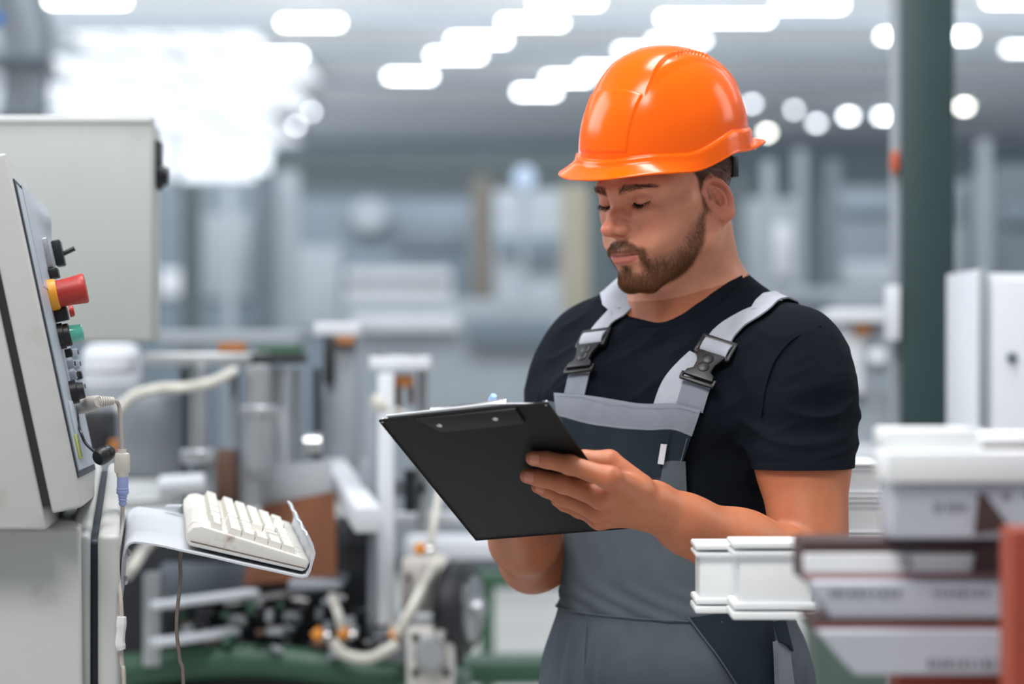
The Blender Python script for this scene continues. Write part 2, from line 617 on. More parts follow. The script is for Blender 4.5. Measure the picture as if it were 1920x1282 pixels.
for nme, os_ in lab.items():
    os_.sort(key=lambda o: o['_x'])
    for i, o in enumerate(os_):
        if len(os_) > 1:
            o['label'] = (ordinal[i] + ' ' + nme + ', counted from the left') if i < len(os_) - 1 else 'rightmost ' + nme
for o in lamps:
    for k in ('_s', '_n', '_x'): del o[k]


# ------------------------------------------------------------------ far machines, racks and posts (all stand on the floor)
def px_box(mb, x0, y0, x1, y1, Y, dep, bevel=0.0):
    a, b = P(x0, y1, Y), P(x1, y0, Y)
    mb.box(((a[0] + b[0]) / 2, Y + dep / 2, (a[2] + b[2]) / 2), (b[0] - a[0], dep, b[2] - a[2]), None, bevel)
    return mb


def part(t, name, m, x0, y0, x1, y1, Y, dep, bevel=0.0):
    return px_box(MB(), x0, y0, x1, y1, Y, dep, bevel).build(name, m, t)


def foot(py_x, Y): return np.array([(py_x - 960) / FP * Y, Y, 0])


def gy(Y): return 641 + CAMZ * FP / Y        # row of the floor at distance Y


def post(x0, x1, top, Y, label, m, dep=.12):
    t = thing('steel_post', label, 'post', foot((x0 + x1) / 2, Y))
    part(t, 'shaft', m, x0, top, x1, gy(Y) - .4, Y, dep, .01)
    w = (x1 - x0) * .35
    part(t, 'base_plate', m, x0 - w, gy(Y) - .02 * FP / Y, x1 + w, gy(Y), Y - .06, dep + .12)


def machine(name, label, cat, x0, x1, top, Y, m, dep=1.2, bits=()):
    t = thing(name, label, cat, foot((x0 + x1) / 2, Y))
    part(t, 'housing', m, x0, top, x1, gy(Y) - .10 * FP / Y, Y, dep, .02)
    part(t, 'plinth', M_md, x0 + 4, gy(Y) - .11 * FP / Y, x1 - 4, gy(Y), Y + .05, dep - .1)
    for b in bits:
        nm, mm, bx0, by0, bx1, by1 = b[:6]
        part(t, nm, mm, bx0, by0, bx1, by1, Y - .06, .075, .01)
    return t


# long gantry across the hall, dark underside band
g_ = thing('gantry', 'long dark grey-green gantry girder crossing the hall behind the man', 'gantry', foot(790, 30.0))
part(g_, 'girder', M_gp, 505, 286, 1125, 336, 30.0, .5, .02)
part(g_, 'lower_flange', M_gp, 500, 334, 1130, 342, 29.9, .7)
for x in (520, 905, 1110): part(g_, 'leg', M_gp, x, 336, x + 22, gy(30.0), 30.1, .25)
post(338, 376, 342, 21.0, 'dark green-grey post right of the wall enclosure', M_gp)
post(420, 440, 350, 24.0, 'thin pale post behind the machine table', M_mg)
post(478, 516, 322, 22.0, 'dark grey post with light post beside it', M_md)
post(520, 560, 320, 22.6, 'broad light grey post left of the gantry', M_mg)
post(884, 922, 330, 17.0, 'brownish grey post in line with the clipboard clip', mat('taupe_paint', sr(120, 116, 108), rough=.6, var=.08))
post(1052, 1104, 346, 16.7, 'sand coloured post just left of the man', M_sand)
post(1380, 1398, 330, 19.0, 'slim green-grey post right of the neck', M_gp)
post(1432, 1452, 300, 15.0, 'pale slim post right of the hard hat rim', M_mg)
post(1492, 1512, 280, 18.0, 'light post between the two grey posts', M_mg)
post(1552, 1576, 300, 16.0, 'dark slim post left of the green column', M_md)
post(1838, 1858, 260, 17.0, 'slim grey post right of the green column', M_mg)

machine('machine_cabinet', 'blue-grey machine cabinet behind the enclosure edge', 'machine', 292, 480, 350, 27.0, M_mb, 1.5, (('door', M_mg, 380, 400, 470, 560), ('sign_panel', M_ml, 300, 505, 342, 555)))
machine('machine_cabinet', 'long blue-grey machine cabinet with round pale dial', 'machine', 556, 885, 372, 26.0, M_mb, 1.5,
        (('door', M_mg, 560, 460, 640, 620), ('door', M_md, 740, 420, 870, 470), ('lower_panel', M_mg, 650, 556, 870, 650)))
t = [o for o in COL.objects if o.get('label') == 'long blue-grey machine cabinet with round pale dial'][0]
a = P(693, 405, 25.9)
MB().rev(a + np.array([0, .06, 0]), a - np.array([0, .12, 0]), [(0, .20), (.8, .20), (1, .16)], 20).build('lightspot', M_mg, t)  # pale disc standing in for a dim round blob of light
machine('conveyor', 'white conveyor bed crossing behind the clipboard', 'conveyor', 648, 842, 503, 19.0, M_ml, .9, (('side_rail', M_mg, 648, 522, 842, 530),))
machine('machine_cabinet', 'light grey machine with stepped top beside the sand coloured post', 'machine', 926, 1056, 356, 24.0, M_mg, 1.4,
        (('hatch', M_mb, 934, 440, 1050, 480), ('slot', M_md, 984, 490, 1050, 502), ('hatch', M_mg, 934, 540, 1050, 600)))
a = P(983, 335, 23.2)
t = thing('light_blob', 'round bluish mirror on a stalk, standing in for a dim light left of the hat brim', 'blob', foot(983, 23.2))  # made-up disc and stalk, coloured to stand in for a blob of light
MB().rev(a + np.array([0, .04, 0]), a - np.array([0, .04, 0]), [(0, .10), (.7, .11), (1, .09)], 20).build('disc', mat('bluish_light', sr(180, 200, 224), rough=.15, var=.03), t)
MB().cyl((a[0], a[1] + .05, 0), (a[0], a[1] + .05, a[2]), .03, 8).build('stalk', M_mg, t)
machine('machine_cabinet', 'grey machine hall unit behind the neck and shoulder', 'machine', 1400, 1500, 372, 22.0, M_mg, 1.4, (('hatch', M_ml, 1436, 420, 1484, 520), ('red_lamp', M_orange, 1508 - 10, 456, 1506, 468)))
machine('machine_cabinet', 'dark blue machine unit left of the green column', 'machine', 1574, 1684, 350, 25.0, M_md, 1.4, (('panel', M_mb, 1580, 370, 1680, 400), ('shelf_panel', M_mg, 1580, 490, 1680, 540)))
machine('machine_cabinet', 'pale taupe machine unit behind the white cabinet', 'machine', 1788, 1890, 342, 21.0, M_mg, 1.4, (('panel', M_md, 1794, 352, 1836, 420),))
machine('machine_cabinet', 'dark machine unit at the far right edge', 'machine', 1872, 1990, 310, 18.0, M_md, 1.4, (('panel', M_mb, 1880, 380, 1960, 420),))
machine('pallet_rack', 'low grey stack of profiles far behind the chest', 'rack', 640, 1060, 560, 15.0, M_mg, 1.2, (('side_panel', M_ml, 660, 590, 860, 620), ('side_panel', M_mb, 880, 600, 1040, 650)))
machine('pallet_rack', 'grey stacked crates right of the shoulder', 'rack', 1470, 1690, 540, 13.5, M_mg, 1.2, (('side_panel', M_md, 1480, 560, 1560, 600),))
# column of ductwork in the far left corner
t = thing('duct', 'grey curved air duct rising above the wall enclosure', 'duct', foot(36, 13.0))
MB().tube([P(30, gy(13.0), 13.0), P(30, 500, 13.0), P(34, 260, 13.0), P(44, 150, 13.0), P(40, 60, 13.0), P(10, -40, 13.0)], .11, 14).build('pipe', M_mg, t)
MB().tube([P(64, gy(14.0), 14.0), P(64, 400, 14.0), P(62, 190, 14.0), P(70, 60, 14.0), P(40, -40, 14.0)], .09, 12).build('side_pipe', M_md, t)
for y in (120, 230): MB().box(P(44, y, 13.0), (.3, .3, .06), None, .01).build('clamp', M_md, t)
t = thing('blue_bag', 'bright blue edge of a hanging bag in the top corner', 'bag', P(-10, 36, 9.0))
MB().rev(P(-30, 36, 9.0), P(8, 34, 9.0), [(0, .02), (.2, .035), (.8, .03), (1, .006)], 14).build('bag', mat('blue_plastic', sr(60, 140, 230), rough=.4, var=.05), t)
MB().cyl(P(-20, 36, 9.0), P(-20, -300, 9.0), .01, 6).build('hanging_cord', M_mg, t)

# ------------------------------------------------------------------ dark green column on the right
t = thing('steel_column', 'dark green steel column with a light edge at the right', 'column', foot(1738, 5.4))
YC = 5.4
part(t, 'front_flange', M_col, 1690, -120, 1790, gy(YC), YC, .012, .002)
part(t, 'rear_flange', M_col, 1697, -120, 1783, gy(YC), YC + .16, .012, .002)
part(t, 'web', M_col, 1735, -120, 1746, gy(YC), YC + .01, .155)
part(t, 'cable_duct', M_mg, 1674, -120, 1692, gy(YC), YC + .05, .05, .004)
part(t, 'marker', M_orange, 1672, 283, 1686, 322, YC + .03, .02, .003)
part(t, 'base_plate', M_col, 1660, gy(YC) - 14, 1815, gy(YC), YC - .06, .30)
part(t, 'side_bracket', M_ml, 1664, 535, 1688, 638, YC - .02, .05, .004)

# white cabinet at the right edge
t = thing('white_cabinet', 'tall white metal cabinet at the right edge with one dark screw', 'cabinet', foot(1900, 4.7))
YK = 4.7
part(t, 'body', M_ml, 1846, 512, 2060, gy(YK), YK, .35, .006)
part(t, 'corner_post', M_ml, 1826, 506, 1848, gy(YK), YK + .02, .30, .004)
part(t, 'edge_rail', M_mg, 1838, 503, 1852, 800, YK - .012, .02, .003)
part(t, 'door', M_ml, 1860, 524, 2050, 1500, YK - .012, .014, .004)
a = P(1897, 670, YK - .012)
MB().rev(a, a - np.array([0, .008, 0]), [(0, .011), (.6, .011), (1, .008)], 12).build('screw', M_md, t)

# ------------------------------------------------------------------ wall enclosure on its stand behind the console
t = thing('electrical_enclosure', 'large cream electrical enclosure with black rotary switch behind the console', 'enclosure', foot(-60, 4.1))
YE = 4.0
a0, a1 = P(-160, 640, YE), P(284, 640, YE); z1 = P(0, 219, YE)[2]
b1 = P(301, 640, YE + .24)
M_ = MB()
M_.hexa([a0, a1, (b1[0], YE + .24, a0[2]), (a0[0], YE + .24, a0[2])], [(a0[0], YE, z1), (a1[0], YE, z1), (b1[0], YE + .24, z1), (a0[0], YE + .24, z1)], .006, 3)
M_.build('box', mat('grey_green_enamel', sr(184, 190, 187), rough=.5, var=.04, scale=3, dirt=sr(160, 164, 160), dirt_scale=3, dirt_amt=.4), t)
M_ = MB()
for p_, q_ in (((a0[0], YE - .003, z1), (a1[0], YE - .003, z1)),): M_.box(((p_[0] + q_[0]) / 2, YE + .02, z1 - .004), (q_[0] - p_[0], .05, .012), None, .003)
M_.build('top_lip', mat('pale_enamel', sr(222, 224, 224), rough=.45, var=.03), t)
c = (a1 + b1) / 2; c[2] = P(0, 330, YE + .12)[2]
sx = nrm(np.array([.24, -(b1[0] - a1[0]), 0]))
part(t, 'switch_plate', M_dark, 291, 262, 297, 350, YE + .09, .06, .001)
MB().rev(c + sx * .002, c + sx * .020, [(0, .024), (.5, .024), (.6, .017), (1, .015)], 16).build('rotary_switch', M_black, t)
part(t, 'stand', M_cream, -140, 638, 40, gy(YE + .05), YE + .05, .14, .004)
M_amber = mat('amber_block', sr(168, 106, 52), rough=.5, var=.10)
M_beigem = mat('beige_cast_metal', sr(200, 196, 192), rough=.45, var=.06, scale=8)
# ------------------------------------------------------------------ the worker
BO = np.array([0.222, 3.30, 0.0])
BY = math.radians(40)
BL = np.array([math.cos(BY), -math.sin(BY), 0])       # his left
BF = np.array([-math.sin(BY), -math.cos(BY), 0])      # his front


def W(l, f, z): return BO + BL * l + BF * f + np.array([0, 0, z])


# head frame, millimetres, origin midway between the ears
HS = 1.06
HO = np.array([0.2165, 3.25, 1.634])
hy, hp = math.radians(50), math.radians(17)
_f = np.array([-math.sin(hy), -math.cos(hy), 0]); _u = np.array([0, 0, 1.0])
HL = np.array([math.cos(hy), -math.sin(hy), 0])
HF = _f * math.cos(hp) - _u * math.sin(hp)
HU = _u * math.cos(hp) + _f * math.sin(hp)
HM = np.stack([HL, HF, HU], 1)


def to_head(p): return ((p - HO.astype(np.float32)) @ HM.astype(np.float32)) * np.float32(1000 / HS)
def from_head(q): return HO + (np.asarray(q, float) @ HM.T) * HS / 1000


# the clipboard's plane (needed by the hands)
B_TL, B_TR, B_BL = P(712, 789, 2.86), P(1026, 756, 2.764), P(893, 1012, 3.096)
B_BR = B_TR + B_BL - B_TL
B_E, B_D = nrm(B_TR - B_TL), nrm(B_BL - B_TL)
B_N = nrm(np.cross(B_E, B_D))
if B_N[1] > 0: B_N = -B_N
B_CAM = np.array([0, 0, CAMZ])


def BP(px, py, off):
    """point at height off below the underside of the board"""
    r = P(px, py, 1.0) - B_CAM
    o = B_TL + B_N * off
    return B_CAM + r * (((o - B_CAM) @ B_N) / (r @ B_N))


TZ = np.linspace(0.9, 1.54, 129)
_tz = [0.90, 0.98, 1.06, 1.12, 1.20, 1.28, 1.36, 1.42, 1.47, 1.51, 1.54]
def _tab(v):
    y = np.interp(TZ, _tz, v)
    k = np.hanning(15); k /= k.sum()
    return np.convolve(np.pad(y, 7, mode='edge'), k, 'valid').astype(np.float32)
T_A = _tab([.168, .163, .156, .150, .152, .163, .172, .163, .120, .080, .066])
T_B = _tab([.128, .122, .114, .108, .108, .114, .116, .104, .078, .064, .060])
T_F = _tab([.000, .000, .000, .000, .000, .004, .006, .000, -.012, -.016, -.016])
BM = np.stack([BL, BF, np.array([0, 0, 1.0])], 1).astype(np.float32)


def torso(p):
    q = (p - BO.astype(np.float32)) @ BM
    z = q[..., 2]
    a = np.interp(z, TZ, T_A); b = np.interp(z, TZ, T_B); f0 = np.interp(z, TZ, T_F)
    x = np.abs(q[..., 0]) / a; y = np.abs(q[..., 1] - f0) / b
    e = 2.35
    k0 = (x ** e + y ** e + 1e-9) ** (1 / e)
    d = (k0 - 1) * np.minimum(a, b) * 0.95
    d = smax(d, z - 1.52, 0.03)
    d = np.maximum(d, 0.9 - z)
    s = np.abs(q[..., 0:1])
    qm = np.concatenate([s, q[..., 1:]], -1)
    d = smin(d, ell(qm, (.075, .075, 1.365), (.075, .045, .055)), 0.03)        # pectorals
    d = smin(d, cap(qm, (.03, -.035, 1.525), (.15, -.02, 1.455), .040, .040), 0.035)   # trapezius
    return d.astype(np.float32)


SHL, EL, WL = P(1487, 672, 3.17), P(1524, 1066, 3.06), P(1226, 948, 2.93)
SHR, ER, WR = P(1112, 668, 3.40), P(998, 1050, 3.35), P(950, 915, 3.05)


def upper_l(p):
    m = SHL * .5 + EL * .5
    d = smin(cap(p, SHL, m, .066, .058), cap(p, m, EL, .058, .046), .02)
    d = smin(d, ell(p, SHL * .78 + EL * .22 + BL * .012, (.062, .062, .085)), .03)
    return d


def fore_l(p):
    m, n = P(1385, 1030, 3.00), P(1288, 983, 2.955)
    d = smin(cap(p, EL, m, .044, .0475), cap(p, m, n, .0475, .0335), .02)
    return smin(d, cap(p, n, WL, .0335, .0285), .02)


def upper_r(p):
    m = SHR * .5 + ER * .5
    d = smin(cap(p, SHR, m, .066, .056), cap(p, m, ER, .056, .043), .02)
    return smin(d, ell(p, SHR * .8 + ER * .2 - BL * .012, (.062, .062, .085)), .03)


def fore_r(p):
    m = ER * .68 + WR * .32
    return smin(cap(p, ER, m, .041, .045), cap(p, m, WR, .045, .028), .02)


# left hand: four fingers flat under the board, thumb on top
FINGERS_L = [
    [BP(1143, 896, .028), BP(1068, 871, .0150), BP(1026, 862, .0115), BP(1000, 859, .0105)],
    [BP(1128, 933, .032), BP(1056, 906, .0165), BP(1012, 896, .0120), BP(989, 892, .0108)],
    [BP(1120, 957, .030), BP(1057, 931, .0160), BP(1026, 918, .0110), BP(1009, 912, .0095)],
    [BP(1124, 972, .024), BP(1086, 956, .0120), BP(1058, 946, .0090), BP(1044, 938, .0080)],
]
FR_L = [[.0128, .0110, .0102, .0090], [.0130, .0114, .0104, .0091], [.0124, .0106, .0096, .0084], [.0112, .0092, .0082, .0072]]
THUMB_L = [BP(1196, 915, .004), BP(1142, 866, -.020), BP(1096, 862, -.0195), BP(1062, 866, -.0175)]


def hand(p, wrist, fingers, radii, thumb, kf=.004):
    d = None
    for f, r in zip(fingers, radii):
        c = chain_cap(p, f, r, .003)
        c = smin(c, sph(p, f[1], r[1] * 1.06), .004)
        d = c if d is None else smin(d, c, kf)
    palm = None
    for f, r in zip(fingers, radii):
        e = cap(p, wrist * .72 + f[0] * .28, f[0], .0205, .0135)
        palm = e if palm is None else smin(palm, e, .014)
    palm = smin(palm, cap(p, wrist, wrist * .6 + (fingers[1][0] + fingers[2][0]) * .2, .0275, .022), .015)
    d = smin(d, palm, .008)
    t = chain_cap(p, thumb, [.019, .0145, .0118, .0098], .004)
    return smin(d, t, .010)


def hand_l(p): return hand(p, WL, FINGERS_L, FR_L, THUMB_L)


# right hand: closed on the pen above the paper
PEN_TIP, PEN_END = BP(886, 866, -.0035), BP(926, 741, -.040)
_pa = PEN_TIP * .72 + PEN_END * .28
_mc = WR * .35 + _pa * .65 - B_N * .022 + np.array([.02, .01, 0])
FINGERS_R = []
for i in range(4):
    k0 = _mc + B_D * (.004 + .018 * i) + B_E * .012
    tip = _pa + B_D * (.010 + .013 * i) + B_E * (.006 + .004 * i) - B_N * .006
    k1 = k0 * .45 + tip * .55 - B_N * .022 - B_E * .012
    k2 = k0 * .1 + tip * .9 - B_N * .013 - B_E * .006
    FINGERS_R.append([k0, k1, k2, tip])
THUMB_R = [WR * .7 + _pa * .3 - B_N * .005, _mc * .5 + _pa * .5 - B_D * .022, _pa * .8 + _mc * .2 - B_D * .016 - B_N * .006, _pa - B_D * .006 + B_E * .009 - B_N * .004]


def hand_r(p): return hand(p, WR, FINGERS_R, FR_L, THUMB_R)


def neck(p):
    a = from_head((0, -4, -20)); b = W(0, -.018, 1.455)
    d = cap(p, a, b, .057, .068)
    for s in (-1, 1):     # sternomastoids down to the collar bones
        d = smin(d, cap(p, from_head((s * 54, -10, -22)), W(s * .022, .062, 1.462), .0135, .012), .020)
        d = smin(d, cap(p, from_head((s * 28, -27, -20)), W(s * .060, -.036, 1.488), .025, .032), .035)
    d = smin(d, cap(p, from_head((0, 30, -75)), W(0, .038, 1.47), .018, .030), .03)
    return d


ER_A = math.radians(24)     # ear stands off the skull


def ear(q):
    """q in head mm with |l|"""
    o = np.array([71.5, -7, 3], np.float32)
    r = q - o
    c, s = math.cos(ER_A), math.sin(ER_A)
    x = r[..., 0] * c + r[..., 1] * s
    y = -r[..., 0] * s + r[..., 1] * c
    t = math.radians(-26)        # leans backwards
    z = r[..., 2] * math.cos(t) - y * math.sin(t)
    y2 = r[..., 2] * math.sin(t) + y * math.cos(t)
    x, y2, z = x / .87, y2 / .87, z / .87
    e = np.stack([x, y2, z], -1)
    plate = ell(e, (1.0, -4, 1), (3.6, 17, 31))
    d = plate
    hel = [(4.5, 13, -3), (5, 14, 12), (6, 10, 25), (6, 0, 32), (6, -11, 29), (5.5, -19, 18), (5, -21, 4), (4, -19, -9), (3, -14, -20), (2, -7, -28)]
    d = smin(d, chain_cap(e, hel, [3.0, 3.3, 3.5, 3.6, 3.6, 3.5, 3.3, 3.1, 3.0, 3.4]), 2.0)
    d = smin(d, ell(e, (2, -1, -28), (5.0, 8.5, 8.5)), 4)                       # lobe
    d = smin(d, chain_cap(e, [(4, -2, 24), (5, -9, 16), (5.5, -12, 4), (5, -9, -8), (4.5, -2, -15), (3, 6, -15)], [2.2, 3, 3.3, 3.1, 2.8, 2]), 2.5)   # antihelix
    d = smax(d, -ell(e, (6, 0, 0), (7.5, 8.5, 13)), 2.5)                         # concha
    d = smax(d, -chain_cap(e, [(8.5, 4, 20), (8.5, -8, 24), (8, -16, 10), (7.5, -15.5, -4)], [2.6, 2.9, 2.9, 2.4]), 1.6)   # scapha groove
    d = smin(d, ell(e, (2.5, 10, -4), (5, 4.5, 7)), 2.5)                         # tragus
    d = smin(d, ell(e, (-6, 2, 2), (8, 13, 22)), 3)                              # root
    d = smax(d, -ell(e, (4, 2, -3), (7, 4.5, 6)), 2)
    return d


EYE = np.array([32.5, 71.5, 26.6], np.float32)


def warp(q):
    """short midface, lower face a little forward: head mm -> standard skull mm"""
    u = q[..., 2]
    uo = np.interp(u, [-150, -92, -37, 0, 25, 400], [-163, -105, -46, -9, 25, 400]).astype(np.float32)
    fo = q[..., 1] - 8 * sstep(-2, -38, u) * sstep(10, 50, q[..., 1])
    return np.stack([q[..., 0], fo, uo], -1)


def head(p):
    q0 = to_head(p)
    q = warp(q0)
    a = np.abs(q[..., 0:1])
    m = np.concatenate([a, q[..., 1:]], -1)
    d = ell(q, (0, -2, 44), (75, 91, 82))                         # cranium
    d = smin(d, ell(q, (0, 34, 10), (65, 62, 62)), 20)            # face block
    d = smin(d, ell(q, (0, 38, -38), (47, 54, 50)), 20)           # lower face
    d = smin(d, cap(m, (60, 4, -4), (53, 10, -50), 12, 12), 18)   # ramus
    d = smin(d, cap(m, (52, 12, -52), (17, 72, -88), 13, 14), 20) # jaw line
    d = smin(d, ell(q, (0, 80, -83), (23, 17, 15)), 14)           # chin
    d = smin(d, ell(q, (0, 68, -46), (36, 32, 30)), 16)           # muzzle
    d = smin(d, cap(m, (44, 66, -2), (62, 36, 6), 12, 9), 16)     # cheek bones
    d = smin(d, ell(m, (36, 62, -26), (22, 24, 26)), 14)          # cheeks
    d = smin(d, cap(m, (9, 87, 39), (28, 82, 44), 7.0, 7.5), 12)  # brow ridge
    d = smin(d, cap(m, (28, 82, 44), (54, 58, 40), 7.5, 7), 14)
    # eye sockets
    d = smax(d, -ell(m, (33, 98, 24), (20, 17, 13.5)), 12)
    d = smax(d, -ell(m, (17, 92, 20), (7, 10, 13)), 8)
    # lids over the downcast eyes
    lid = sph(m, EYE, 15.2)
    cut = (m[..., 2] - EYE[2]) + 3.2 + 0.010 * (m[..., 0] - EYE[0]) ** 2 * -1
    lid = smax(lid, -cut, 0.8)
    d = smin(d, lid, 2.2)
    d = smin(d, sph(m, EYE + np.array([0, -.6, -1.2], np.float32), 14.4), 3.0)
    d = smin(d, cap(m, (22, 82, 9), (44, 74, 9), 5, 5), 8)        # under the eye
    # nose
    n = chain_cap(q, [(0, 86, 40), (0, 91, 28), (0, 103, 10), (0, 113, -5)], [8, 6.8, 7.4, 8.4], 5)
    n = smin(n, ell(q, (0, 116, -9.5), (9.6, 9.6, 8.8)), 6)
    n = smin(n, ell(m, (11.6, 101.5, -13.5), (5.6, 11.5, 6.6)), 8)
    n = smin(n, cap(q, (0, 111, -15), (0, 99, -21), 5.0, 5.5), 4)
    n = smin(n, cap(m, (8, 82, 18), (14, 88, -8), 7, 7), 8)
    n = smin(n, cap(m, (3.5, 95, 12), (9.5, 98, -8), 6.5, 7.5), 6)
    n = smax(n, -chain_cap(m, [(12.5, 106, -5.5), (17.5, 101, -6.5), (19.5, 94, -13)], [.8, .9, .9], 0), 2.0)
    d = smin(d, n, 7)
    d = smax(d, -ell(m, (6.8, 104, -20.5), (3.3, 6.5, 4.2)), 2.0) # nostrils
    # mouth
    d = smin(d, chain_cap(m, [(0, 97.5, -40.5), (9, 97.5, -40), (23, 87, -45)], [5.0, 5.2, 3.0], 3), 4)
    d = smin(d, chain_cap(m, [(0, 96.5, -52.5), (10, 95, -52), (23, 86, -46.5)], [5.6, 5.4, 2.8], 3), 4)
    d = smax(d, -chain_cap(m, [(0, 104, -46.0), (11, 102.2, -45.4), (24, 92, -46.4)], [1.3, 1.3, 1.4]), 1.5)
    d = smax(d, -cap(q, (0, 106, -27), (0, 106.5, -35), 2.0, 2.6), 3)            # philtrum
    d = smax(d, -ell(q, (0, 103, -66), (17, 8, 5.5)), 8)                         # under lip
    d = smin(d, ear(np.concatenate([a, q0[..., 1:]], -1)), 2.5)
    return d * np.float32(HS / 1000)


GROUPS = [
    (HO + np.array([0, 0, .0]), .19, head, .010),
    (W(0, 0, 1.50) + np.array([-.01, 0, .03]), .22, neck, .022),
    (W(0, 0, 1.2), .44, torso, .030),
    ((SHL + EL) / 2, .24, upper_l, .030), ((EL + WL) / 2, .22, fore_l, .009), (BP(1110, 910, .01), .19, hand_l, .012),
    ((SHR + ER) / 2, .27, upper_r, .030), ((ER + WR) / 2, .21, fore_r, .022), ((WR + _mc) / 2, .19, hand_r, .012),
]


def blend(groups):
    def fn(p):
        out = np.full(len(p), 0.5, np.float32)
        for c, R, f, k in groups:
            m = ((p - c.astype(np.float32)) ** 2).sum(1) < R * R
            if m.any(): out[m] = smin(out[m], f(p[m]), k)
        return out
    return fn


body_fn = blend(GROUPS)

man = thing('person', 'man in an orange hard hat, black t-shirt and grey bib overalls reading a black clipboard', 'person', (BO[0], BO[1], 0))


def attach(name, me, m, parent):
    if parent is not None:
        me.transform(chain(parent).inverted())
    if not len(me.materials): me.materials.append(m)
    return link(name, me, parent)


# ---- skin
pos, quads = surface_net(body_fn, (-.25, 2.70, 0.95), (.60, 3.62, 1.86), 0.0024)
cen = pos[quads].mean(1)
hq = to_head(cen.astype(np.float32))
sel = ((hq[:, 2] > -125) & (hq[:, 2] < 75) & (np.linalg.norm(cen - HO, axis=1) < .2))
sel |= np.linalg.norm(cen - BP(1100, 905, .01), axis=1) < .13
pos, quads, sel = refine(pos, quads, sel)
fine = np.unique(quads[sel])
pos[fine] = project(body_fn, pos[fine], 2)


def off_ear(v):
    q = to_head(v.astype(np.float32))
    return sstep(1.5, 4.5, ear(np.stack([np.abs(q[:, 0]), q[:, 1], q[:, 2]], -1)))


def skin_color(v):
    q = warp(to_head(v.astype(np.float32)))
    l, f, u = np.abs(q[:, 0]), q[:, 1], q[:, 2]
    base = np.tile(np.array(sr(212, 146, 116)), (len(v), 1))
    def mixc(c, w):
        nonlocal base
        base = base * (1 - w[:, None]) + np.array(sr(*c)) * w[:, None]
    inhead = (np.linalg.norm(q, axis=1) < 175) & (u > -120)
    noise = vnoise(v * 260) * .5 + vnoise(v * 90) * .5
    mixc((174, 99, 60), ~inhead * 1.0 * .78)
    mixc((200, 105, 84), inhead * np.exp(-(((l - 42) / 18) ** 2 + ((u + 8) / 18) ** 2 + ((f - 70) / 30) ** 2)) * .35)
    mixc((198, 98, 76), inhead * sstep(86, 108, f) * np.exp(-((u + 4) / 22) ** 2) * np.exp(-(l / 17) ** 2) * .5)      # nose
    mixc((190, 92, 76), inhead * sstep(68, 73, l) * (np.abs(f + 7) < 28) * (np.abs(u) < 45) * .40)                    # ears
    # lips
    wl = inhead * sstep(80, 88, f) * (1 - sstep(21, 27, l)) * sstep(-60, -56, u + .012 * l * l * -.6) * (1 - sstep(-41.5, -38, u + .008 * l * l))
    mixc((186, 100, 96), wl * .75)
    mixc((92, 40, 38), inhead * (f > 82) * (l < 25) * np.exp(-((u + 45.8) / 1.2) ** 2) * .7)
    # eye lids and the shaved shadow of beard, brows, hair
    mixc((176, 104, 88), inhead * np.exp(-(((l - 32) / 17) ** 2 + ((u - 24) / 12) ** 2)) * (f > 60) * .35)
    mixc((96, 66, 52), np.clip(beard_mask(q) * inhead * off_ear(v), 0, 1) * (.66 + .18 * noise))
    mixc((84, 60, 50), np.clip(hair_mask(q) * inhead * off_ear(v), 0, 1) * (.80 + .12 * noise))
    # hands: redder knuckles and finger tips
    for fs in FINGERS_L:
        for j, w_, r in ((0, .40, .016), (1, .30, .010), (3, .35, .011)):
            mixc((198, 100, 80), np.exp(-(np.linalg.norm(v - fs[j], axis=1) / r) ** 2) * w_)
    return base * (1 + .05 * noise[:, None])


def beard_mask(q):
    """density of the beard; q in skull mm"""
    l, f, u = np.abs(q[:, 0]), q[:, 1], q[:, 2]
    line = np.interp(f, [6, 16, 26, 40, 56, 72, 86], [14, -6, -26, -46, -56, -56, -56])      # cheek line
    back = np.interp(u, [-90, -60, -40, -20, 0, 20], [32, 24, 18, 14, 8, 4])                  # rear edge
    low = np.interp(f, [0, 20, 40, 70, 100], [-60, -76, -92, -106, -112])
    jaw = sstep(-10, 20, line - u) * sstep(-3, 4, f - back) * sstep(-4, 5, u - low)
    bare = (f > 66) * np.exp(-(((l - 17) / 9) ** 2 + ((u + 64) / 7.5) ** 2))
    side = sstep(0, 4, 8 - np.abs(f - 11 - u * .04)) * sstep(-24, -12, u) * (1 - sstep(34, 46, u)) * (l > 50)
    must = (f > 66) * (l < 33) * sstep(-45, -42, u + .010 * l * l * .6) * (1 - sstep(-30, -24, u + .015 * l * l))
    drop = (f > 62) * np.exp(-((l - 29) / 5.5) ** 2) * sstep(-80, -66, u) * (1 - sstep(-42, -34, u))
    soul = (f > 80) * np.exp(-(l / 6.5) ** 2) * sstep(-76, -68, u) * (1 - sstep(-60, -57, u))
    lips = (f > 70) * (l < 25) * sstep(-61, -58, u - .006 * l * l) * (1 - sstep(-42, -40, u + .004 * l * l))
    return np.clip(np.maximum.reduce([jaw * (1 - bare), side, must, drop, soul]) * (1 - lips), 0, 1)


def hair_mask(q):
    l, f, u = np.abs(q[:, 0]), q[:, 1], q[:, 2]
    hl = np.interp(u, [-30, 10, 28, 45, 60, 75, 100], [6, 12, 16, 26, 40, 52, 60])   # front limit
    top = sstep(0, 5, hl - f) * sstep(-10, 10, u + np.maximum(0, -f) * .6)
    return top * np.where((l < 30) & (f > 0), 0, 1)


sk = np_mesh('body', pos, quads)
set_color(sk, skin_color(pos))
M_skin = mat('skin', (.5, .3, .2), rough=.46, vcol='Col', sss=.22, bump=.25, bscale=900, spec=.42, var=.04, scale=60)
body = attach('body', sk, M_skin, man)
